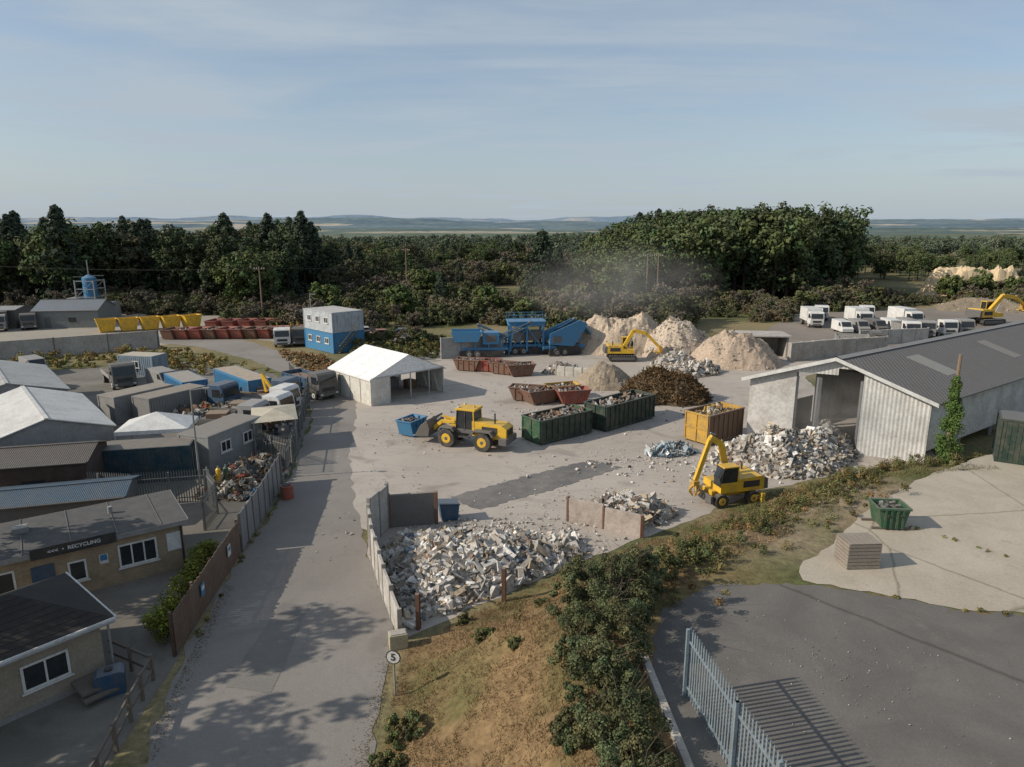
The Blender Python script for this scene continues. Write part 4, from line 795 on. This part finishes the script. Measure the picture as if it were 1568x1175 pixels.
def car(name,x,y,rot,mat,z=0,van=False):
    b=B(name,(x,y,z),R(rot)); b.part('shell')
    if van: b.prism([(-2.4,.35),(2.3,.35),(2.4,.9),(1.8,1.2),(1.2,2.05),(-2.4,2.1)],-.95,.95,mat); b.part('glass'); b.prism([(1.8,1.24),(1.84,1.22),(1.27,1.98),(1.22,1.98)],-.8,.8,GLS); [b.prism([(.6,1.25),(1.6,1.25),(1.15,1.85),(.6,1.85)],s*.955-.01,s*.955+.01,GLS) for s in(-1,1)]
    else: b.prism([(-2.1,.35),(2.1,.35),(2.15,.75),(1.9,.88),(1.0,.98),(.4,1.42),(-1.1,1.45),(-1.9,1.0),(-2.15,.9)],-.86,.86,mat); b.part('glass'); b.prism([(1.02,1.0),(.95,1.0),(.42,1.4),(.47,1.42)],-.72,.72,GLS); [b.prism([(-1.5,1.0),(.85,1.0),(.35,1.36),(-1.0,1.38)],s*.865-.01,s*.865+.01,GLS) for s in(-1,1)]; b.prism([(-1.93,1.02),(-1.86,1.02),(-1.1,1.42),(-1.17,1.44)],-.7,.7,GLS)
    b.part('wheels'); [b.wheel(sx*1.35,sy*.8,.33,.2,ALU) for sx in(-1,1) for sy in(-1,1)]
    b.part('lights'); [b.box(2.13,s*.6,.72,.06,.3,.14,WHT) for s in(-1,1)]; [b.box(-2.13,s*.65,.85,.06,.2,.2,RED) for s in(-1,1)]; return b.done(.03)
def loader(x,y,rot):
    b=B('wheel_loader',(x,y,0),R(rot)); b.part('engine_hood')
    b.prism([(-3.5,1.25),(-3.5,1.95),(-3.1,2.2),(-.4,2.35),(-.4,1.1),(-3.0,1.0)],-.75,.75,YEL); b.box(-3.52,0,1.6,.06,1.1,.55,BLK); b.box(-3.3,0,.95,.7,2.2,.55,DGRY)
    for s in(-1,1): b.box(-2.0,s*.76,1.75,1.4,.03,.5,BLK); b.prism([(-2.6,1.35),(-2.3,1.75),(-.8,1.75),(-.4,1.3),(-.55,1.3),(-.9,1.62),(-2.2,1.62),(-2.45,1.3)],s*1.05-.3,s*1.05+.3,DGRY)
    b.cyl((-2.3,.3,2.2),(-2.3,.3,3.1),.07,BLK); b.part('cab')
    b.prism([(-.55,1.35),(1.05,1.35),(1.15,2.1),(.95,3.15),(-.5,3.15),(-.6,2.2)],-.72,.72,GLS); b.box(.22,0,3.25,1.8,1.6,.18,YEL); b.box(.22,0,1.4,1.75,1.55,.35,DGRY)
    for s in(-1,1):
        for (p,q) in(((-.6,1.4),(-.52,3.2)),((1.1,1.5),(.97,3.2)),((.25,1.4),(.25,3.2))): b.beam(p,q,.08,.09,YEL if p[0]<0 else BLK,s*.74)
        b.box(.9,s*.6,3.4,.12,.2,.14,WHT); b.box(.2,s*1.0,1.0,1.0,.35,.08,BLK)
    b.cyl((-.3,0,3.34),(-.3,0,3.5),.08,DYEL); b.part('front_frame'); b.box(1.2,0,1.1,1.6,1.0,.7,DGRY); b.prism([(1.0,1.2),(1.9,1.2),(1.6,2.2),(1.2,2.2)],-.5,.5,YEL)
    for s in(-1,1): b.prism([(1.0,1.45),(1.2,1.75),(2.3,1.75),(2.55,1.4),(2.4,1.35),(2.2,1.62),(1.3,1.62),(1.1,1.4)],s*1.05-.3,s*1.05+.3,DGRY)
    b.part('lift_arms')
    for s in(-1,1): b.beam((1.3,2.05),(2.6,1.95),.14,.3,YEL,s*.48); b.beam((2.5,2.0),(3.5,1.15),.14,.3,YEL,s*.48); b.beam((1.3,1.3),(2.5,1.75),.09,.12,STEEL,s*.35)
    b.beam((1.5,2.1),(2.8,2.3),.14,.2,YEL); b.beam((2.8,2.3),(3.5,1.7),.12,.16,STEEL); b.part('bucket')
    BK=M((.13,.125,.12),.5,.3,.6,key='bucket'); dz=.4; out=[(3.4,.35+dz),(3.3,1.0+dz),(3.55,1.75+dz),(3.62,1.72+dz),(3.42,1.0+dz),(3.52,.43+dz),(4.75,.3+dz),(4.8,.22+dz)]; b.prism(out,-1.35,1.35,BK)
    for s in(-1,1): b.prism([(3.4,.35+dz),(3.3,1.0+dz),(3.55,1.75+dz),(4.2,1.2+dz),(4.8,.22+dz)],s*1.35-.04,s*1.35+.04,BK)
    for i in range(7): b.box(4.85,-1.2+i*.4,.25+dz,.25,.1,.08,STEEL)
    for i in range(14): b.box(3.9+random.uniform(-.3,.3),random.uniform(-1.1,1.1),1.2+random.random()*.4,.5,.4,.2,[RUST,DGRY,WOOD][i%3],random.random()*3,random.random()*3,random.random()*3)
    b.part('wheels')
    for xx in(-1.55,1.75):
        for s in(-1,1): b.wheel(xx,s*1.05,.78,.6,YEL)
    return b.done(.03)
loader(-3.4,55.2,157)
def excav(name,x,y,rot,house=0,boom=((0.6,1.9),(2.6,4.6),(4.6,3.9)),stick=((4.4,4.3),(5.6,1.2)),wheeled=False,sc=1,grab=False,z=0,brd=1):
    b=B(name,(x,y,z),R(rot),sc); b.part('undercarriage')
    if wheeled:
        b.box(0,0,.95,3.8,1.3,.5,YEL); [b.wheel(sx*1.35,sy*1.05,.55,.5,YEL) for sx in(-1,1) for sy in(-1,1)]
        b.box(2.2,0,.7,.2,2.4,.6,DGRY); [b.box(-2.0,s*1.3,.5,.3,.5,.9,YEL) for s in(-1,1)]
    else:
        for s in(-1,1):
            b.prism([(-2.0,.45),(-1.75,.1),(1.75,.1),(2.0,.45),(1.8,.85),(-1.8,.85)],s*1.1-.28,s*1.1+.28,BLK); b.prism([(-1.6,.3),(1.6,.3),(1.5,.65),(-1.5,.65)],s*1.1-.3,s*1.1+.3,DGRY)
            for i in range(12): b.box(-1.75+i*.32,s*1.1,.88,.14,.58,.05,STEEL)
        b.box(0,0,.7,1.8,1.8,.4,DGRY)
    b.cyl((0,0,.9),(0,0,1.2),.7,DGRY,n=16); b.cur='house'; h0=1.15
    b.prism([(-2.3,h0),(1.5,h0),(1.5,h0+.55),(.0,h0+.6),(0,h0+1.0),(-2.0,h0+1.1),(-2.4,h0+.8)],-1.2,1.2,YEL); b.prism([(-2.55,h0+.05),(-2.2,h0+.05),(-2.2,h0+1.0),(-2.5,h0+.85)],-1.22,1.22,DGRY)
    for s in(-1,1): b.box(-1.1,s*1.21,h0+.55,1.4,.02,.5,BLK)
    b.cyl((-1.4,-.6,h0+1),(-1.4,-.6,h0+1.6),.07,BLK); b.part('cab'); b.prism([(.05,h0+.5),(1.55,h0+.5),(1.65,h0+1.2),(1.3,h0+1.95),(.1,h0+1.95)],.35,1.2,GLS); b.box(.7,.78,h0+2.0,1.3,.95,.1,YEL)
    for yy in(.35,1.2): b.beam((.08,h0+.5),(.1,h0+1.95),.06,.1,YEL,yy); b.beam((1.6,h0+.5),(1.32,h0+1.95),.05,.06,BLK,yy); b.box(.8,yy,h0+.65,1.5,.04,.3,YEL)
    b.cur='boom'; 
    for i in range(len(boom)-1): b.beam(boom[i],boom[i+1],.42*brd,.5*brd,YEL,-.1)
    b.beam((.9,1.7),((boom[0][0]+boom[1][0])/2+.3,(boom[0][1]+boom[1][1])/2-.1),.12,.14,STEEL,-.45); b.beam((.9,1.7),((boom[0][0]+boom[1][0])/2+.3,(boom[0][1]+boom[1][1])/2-.1),.12,.14,STEEL,.2)
    b.part('stick').beam(stick[0],stick[1],.32*brd,.4*brd,YEL,-.1); m=boom[-2]; b.beam(((m[0]+boom[-1][0])/2,(m[1]+boom[-1][1])/2+.45),(stick[0][0]+.1,stick[0][1]+.35),.1,.12,STEEL,-.1)
    ex,ez=stick[1]; b.part('bucket')
    if grab:
        b.box(ex,-.1,ez-.2,.5,.5,.4,DYEL)
        for k in range(5):
            a=k*1.257; p=Vector((ex+.5*math.cos(a),-.1+.5*math.sin(a),ez-.7)); b.cyl((ex+.15*math.cos(a),-.1+.15*math.sin(a),ez-.35),p,.1,DYEL); b.cyl(p,(ex+.12*math.cos(a),-.1+.12*math.sin(a),ez-1.25),.1,DYEL,.03)
    else: b.prism([(ex-.1,ez+.2),(ex+.45,ez),(ex+.55,ez-.6),(ex+.1,ez-1.0),(ex-.65,ez-.8),(ex-.55,ez-.65),(ex+.05,ez-.7)],-.7,.5,DYEL)
    return b.done(.03)
excav('tracked_excavator',15.2,93,0,boom=((.3,2.0),(1.5,4.2),(3.2,3.8)),stick=((3.1,3.9),(5.0,2.0)),sc=1.0)
excav('material_handler',14.6,43.2,196,boom=((.2,2.0),(.9,4.6),(1.9,5.2)),stick=((1.8,5.2),(2.9,1.9)),wheeled=True,grab=True,sc=.88,brd=.85)
excav('tracked_excavator',90,129,14,boom=((.3,2.0),(2.2,4.0),(4.6,3.6)),stick=((4.4,3.8),(6.2,2.6)),sc=1.35)
lorry('flatbed_lorry',-24.4,62.2,-14,WHT,'flat',7.5); lorry('crane_lorry',-24.8,65.5,-16,WHT,'crane',7.5,GRY); lorry('flatbed_lorry',-25.5,68.8,-18,DBLU,'flat',7,WOOD)
lorry('tipper_lorry',-22.2,73.0,-40,DGRY,'tipper',7,DBLU); lorry('flatbed_lorry',-31,66.8,-20,DBLU,'flat',7)
lorry('flatbed_lorry',-25,58.7,-10,M((.3,.3,.3),.5,key='sil'),'flat',6.5,DGRY)
lorry('skip_lorry',-36,106.5,-75,WHT,'skip',7.5); lorry('skip_lorry',-33.2,107.5,-80,DGRY,'skip',7.2)
lorry('flatbed_lorry',-46,78,-50,DGRY,'flat',7,GRY)
for i,(x,y,r,m) in enumerate([(-21.5,113,20,RED),(-18,114,10,DBLU),(-25,116,15,WHT),(-16,109,60,DGRY),(-57,79,-40,WHT),(-53,76,-40,GRY),(-33,78.5,-40,GRY)]): car('parked_car',x,y,r,m)
car('parked_van',-40,76.5,-40,GRY,van=True); car('parked_van',-60,84,-40,GRY,van=True)
for i in range(7): lorry('parked_lorry',56+i*2.9,127+(i%3)*5,-100+random.uniform(-25,25),WHT,['box','tipper','flat'][i%3],6.5,[WHT,GRY,DBLU][i%3])
for i in range(4): lorry('parked_lorry',66+i*3.4,113.5+i*.9,-95+random.uniform(-12,12),[WHT,GRY][i%2],['tipper','flat'][i%2],6.0,GRY)
for i in range(5): car('parked_van',58+i*3.2,119+i*.6,-95+random.uniform(-12,12),[WHT,GRY,DGRY][i%3],van=True)
lorry('tipper_lorry',52,101,-20,DGRY,'tipper',6.5,GRY)
for i in range(4): lorry('parked_lorry',-100+i*4,118+i*2,-60,[GRY,DGRY][i%2],['box','flat'][i%2],6.5,DGRY)
def screener(x,y,rot,kind,L=8,sc=1):
    b=B('screening_machine',(x,y,0),R(rot),sc); b.part('chassis')
    for s in(-1,1):
        b.box(0,s*1.0,.5,L*.75,.35,.8,BLK); b.box(0,s*.8,1.15,L,.15,.35,BLU)
        for xx in(-L*.35,-L*.1,L*.15,L*.38): b.box(xx,s*.9,1.6,.15,.15,1.4,BLU)
    b.part('hopper')
    if kind==0:
        b.prism([(-L/2+.3,2.2),(-L/2+3.4,2.2),(-L/2+4,3.6),(-L/2-.2,3.6)],-1.5,-1.42,BLU); b.prism([(-L/2+.3,2.2),(-L/2+3.4,2.2),(-L/2+4,3.6),(-L/2-.2,3.6)],1.42,1.5,BLU); b.box(-L/2+3.7,0,2.9,.08,2.9,1.4,BLU,ry=.3); b.box(-L/2+1.9,0,2.4,3.4,2.8,.1,DGRY)
        b.box(1.4,0,2.6,2.2,2.0,1.6,BLU); b.box(1.4,-1.02,2.6,1.4,.04,.9,DGRY)
    elif kind==1:
        b.box(0,0,4.0,L*.62,2.8,.5,BLU); b.box(0,0,4.3,L*.66,3.0,.12,BLU)
        for xx in(-L*.28,0,L*.28):
            for s in(-1,1): b.box(xx,s*1.3,2.2,.25,.25,3.4,BLU)
        b.prism([(-1.6,1.8),(1.6,1.8),(2.2,3.0),(-2.2,3.0)],-1.0,1.0,DGRY)
        for s in(-1,1): b.beam((-L*.28,.8),(0,3.6),.1,.12,BLU,s*1.45); b.beam((L*.28,.8),(0,3.6),.1,.12,BLU,s*1.45)
        for s in(-1,1):
            b.box(0,s*1.45,5.2,L*.64,.05,.05,BLU); b.box(0,s*1.45,4.8,L*.64,.05,.05,BLU)
            for q in range(6): b.box(-L*.32+q*L*.128,s*1.45,4.8,.05,.05,.9,BLU)
    else:
        for s in(-1,1): b.prism([(-2.2,1.6),(1.2,1.2),(3.2,4.0),(2.0,4.6),(-2.2,3.0)],s*1.15-.06,s*1.15+.06,BLU)
        b.beam((-2,1.7),(3.0,4.2),2.1,.3,DGRY); b.box(.4,0,1.0,3,2.2,.6,BLK); b.beam((2.5,4.3),(4.0,2.6),1.2,.2,BLU); b.box(-1.2,-1.25,2.2,1.2,.1,.8,DGRY)
    def conveyor(p,q):
        b.cur='conveyor'; b.beam(p,q,.8,.08,BLK)
        for s in(-1,1):
            b.beam((p[0],p[1]+.12),(q[0],q[1]+.12),.06,.08,BLU,s*.45); b.beam((p[0],p[1]-.4),(q[0],q[1]-.4),.06,.08,BLU,s*.45)
            for i in range(9):
                t=i/9; t2=(i+1)/9; a=(p[0]+(q[0]-p[0])*t,p[1]+(q[1]-p[1])*t+.12); c=(p[0]+(q[0]-p[0])*t2,p[1]+(q[1]-p[1])*t2-.4)
                b.beam(a,c,.04,.05,BLU,s*.45)
        b.cyl((q[0],-.45,q[1]),(q[0],.45,q[1]),.2,DGRY)
        xm,zm=(p[0]*.35+q[0]*.65),(p[1]*.35+q[1]*.65)-.4
        for s in(-1,1): b.beam((xm-.6,.2),(xm,zm),.08,.1,BLU,s*.5)
    if kind==0: conveyor((0,1.6),(L/2+3.0,4.6))
    elif kind==1: conveyor((1,1.5),(L/2+2.6,4.4)); conveyor((-1,1.5),(-L/2-2.4,3.8))
    b.part('wheels'); [b.wheel(-L*.2+k*1.1,s*1.15,.5,.3) for k in(0,1) for s in(-1,1)]; return b.done(.02)
screener(-4.5,96,4,0,7.5,1.05); screener(2.0,98.5,6,1,7.5,1.12); screener(7.2,97.6,20,2,6,1.1)
def pole(x,y,h,arm=True,name='telegraph_pole',m=WOOD):
    b=B(name,(x,y,0)); b.cyl((0,0,0),(0,0,h),.17,m,.11,n=8)
    if arm: b.box(0,0,h-.5,2.0,.12,.12,m); [b.cyl((xx,0,h-.44),(xx,0,h-.2),.05,WHT,n=6) for xx in(-.9,-.45,.45,.9)]
    return b.done()
for (x,y,h) in [(-46.5,127,11),(29,148,12.5),(31.5,149,12.5),(-26,170,13),(46,160,11),(-110,130,12)]: pole(x,y,h)
b=B('overhead_cable')
for (p,q) in [((-110,130,11.6),(-46.5,127,10.6)),((-46.5,127,10.6),(29,148,12)),((31.5,149,12),(46,160,10.6))]:
    p=Vector(p);q=Vector(q)
    for o in(-.6,.6):
        pr=None
        for i in range(13):
            t=i/12; c_=p.lerp(q,t); c_.z-=6*t*(1-t)*.5; c_.y+=o
            if pr is not None: b.cyl(pr,c_,.018,BLK,n=4)
            pr=c_
b.done()
b=B('street_lamp',(-22.4,46.2,0)); b.cyl((0,0,0),(0,0,7),.09,GRY,.05,n=10); b.beam((0,6.95),(1.0,7.1),.06,.06,GRY); b.box(1.1,0,7.1,.5,.2,.1,GRY); b.done()
b=B('street_lamp',(-31,105,0)); b.cyl((0,0,0),(0,0,8),.1,GRY,.06,n=10); b.box(.4,0,8,.9,.2,.1,GRY); b.done()
x,y=28.4,42.5; z=hz(x,y); b=B('ivy_clad_pole',(x,y,z)); b.part('pole').cyl((0,0,0),(0,0,7.6),.14,WOOD,.1,n=8); iv=b.done()
C=[];rr=[];cc=[]
for i in range(130):
    t=random.random(); zz=.1+6.0*t; w=.75*(1-t)**.8+.12; C.append((random.gauss(0,w*.4),random.gauss(0,w*.4),zz)); rr.append(.18+.3*(1-t)); cc.append(np.array((.08,.13,.035))*random.uniform(.6,1.3))
Vv,Ff,Cc=cloud(np.array(C),np.array(rr),130,.055,np.array(cc),1.1); o=npmesh('ivy',Vv,Ff,Cc,[LEAF]); o.parent=iv
def dust(name,loc,sc,dens):
    bpy.ops.mesh.primitive_uv_sphere_add(segments=24,ring_count=12,location=loc); o=bpy.context.object; o.name=name; o.scale=sc
    m=bpy.data.materials.new(name); m.use_nodes=True; nt=m.node_tree; nt.nodes.clear(); out=N(nt,'ShaderNodeOutputMaterial'); v=N(nt,'ShaderNodeVolumeScatter'); v.inputs['Color'].default_value=(.9,.84,.76,1); v.inputs['Anisotropy'].default_value=.2
    tc=N(nt,'ShaderNodeTexCoord'); ln=N(nt,'ShaderNodeVectorMath',operation='LENGTH'); nt.links.new(tc.outputs['Object'],ln.inputs[0])
    fo=ramp(nt,ln.outputs['Value'],[(.15,(1,)*3),(.95,(0,)*3)]); n=noise(nt,1.6,3,.6,tc.outputs['Object'],.4); fn=ramp(nt,n.outputs[0],[(.38,(.1,)*3),(.65,(1,)*3)])
    mm=N(nt,'ShaderNodeMath',operation='MULTIPLY'); nt.links.new(fo.outputs[0],mm.inputs[0]); nt.links.new(fn.outputs[0],mm.inputs[1]); m2=N(nt,'ShaderNodeMath',operation='MULTIPLY'); nt.links.new(mm.outputs[0],m2.inputs[0]); m2.inputs[1].default_value=dens
    nt.links.new(m2.outputs[0],v.inputs['Density']); nt.links.new(v.outputs[0],out.inputs['Volume']); o.data.materials.append(m)
dust('dust_cloud',(26.0,53.5,4.0),(6.5,5.5,4.2),.15)
dust('dust_cloud',(17,114,9),(20,13,8),.045)
# ------------------------------------------------------------------ light, sky, camera
EL=31.0
sd=Vector((-.975,-.22,0)).normalized()*math.cos(R(EL)); sd.z=math.sin(R(EL))
sl=bpy.data.lights.new('sun','SUN'); sl.energy=4.6; sl.angle=R(.5); sl.color=(1,.90,.76); so=bpy.data.objects.new('sun',sl); COL.objects.link(so); so.rotation_euler=sd.to_track_quat('Z','Y').to_euler()
w=bpy.data.worlds.new('World'); scene.world=w; w.use_nodes=True; nt=w.node_tree; nt.nodes.clear()
out=N(nt,'ShaderNodeOutputWorld'); bg=N(nt,'ShaderNodeBackground'); bg.inputs[1].default_value=.125; sky=N(nt,'ShaderNodeTexSky'); sky.sky_type='NISHITA'; sky.sun_disc=False
sky.sun_elevation=R(EL); sky.sun_rotation=math.atan2(sd.x,sd.y); sky.altitude=60; sky.air_density=1.0; sky.dust_density=1.4; sky.ozone_density=1.6
nt.links.new(sky.outputs[0],bg.inputs[0])
tc=N(nt,'ShaderNodeTexCoord'); sp=N(nt,'ShaderNodeSeparateXYZ'); nt.links.new(tc.outputs['Generated'],sp.inputs[0])
def mth(op,a,b_=None,clamp=False):
    m=N(nt,'ShaderNodeMath',operation=op,use_clamp=clamp)
    for i,v in enumerate((a,b_)):
        if v is None: continue
        if isinstance(v,(int,float)): m.inputs[i].default_value=v
        else: nt.links.new(v,m.inputs[i])
    return m.outputs[0]
zz=mth('ADD',mth('MAXIMUM',sp.outputs[2],0),.06); cx=N(nt,'ShaderNodeCombineXYZ'); nt.links.new(mth('DIVIDE',sp.outputs[0],zz),cx.inputs[0]); nt.links.new(mth('MULTIPLY',mth('DIVIDE',sp.outputs[1],zz),2.0),cx.inputs[1])
na=noise(nt,.36,6,.52,cx.outputs[0],1.1); nb=noise(nt,1.5,5,.6,cx.outputs[0],.8)
cf=mth('ADD',mth('MULTIPLY',na.outputs[0],.78),mth('MULTIPLY',nb.outputs[0],.22)); cr=ramp(nt,cf,[(.38,(.30,)*3),(.50,(.58,)*3),(.61,(.95,)*3)])
hf=ramp(nt,sp.outputs[2],[(0,(.85,)*3),(.10,(.5,)*3),(.25,(.0,)*3)])
fac=mth('MAXIMUM',cr.outputs[0],hf.outputs[0])
bg2=N(nt,'ShaderNodeBackground'); bg2.inputs[0].default_value=(.44,.515,.59,1); bg2.inputs[1].default_value=1.0
ms=N(nt,'ShaderNodeMixShader'); nt.links.new(fac,ms.inputs[0]); nt.links.new(bg.outputs[0],ms.inputs[1]); nt.links.new(bg2.outputs[0],ms.inputs[2]); nt.links.new(ms.outputs[0],out.inputs[0])
cam=bpy.data.cameras.new('camera'); co=bpy.data.objects.new('camera',cam); COL.objects.link(co); scene.camera=co
cam.sensor_width=36; cam.lens=36*1045/1568; cam.clip_end=20000; cam.clip_start=.1; co.location=(0,0,18); co.rotation_euler=(R(90-12.9),0,0)
scene.view_settings.view_transform='Standard'; scene.view_settings.look='None'; scene.view_settings.exposure=0
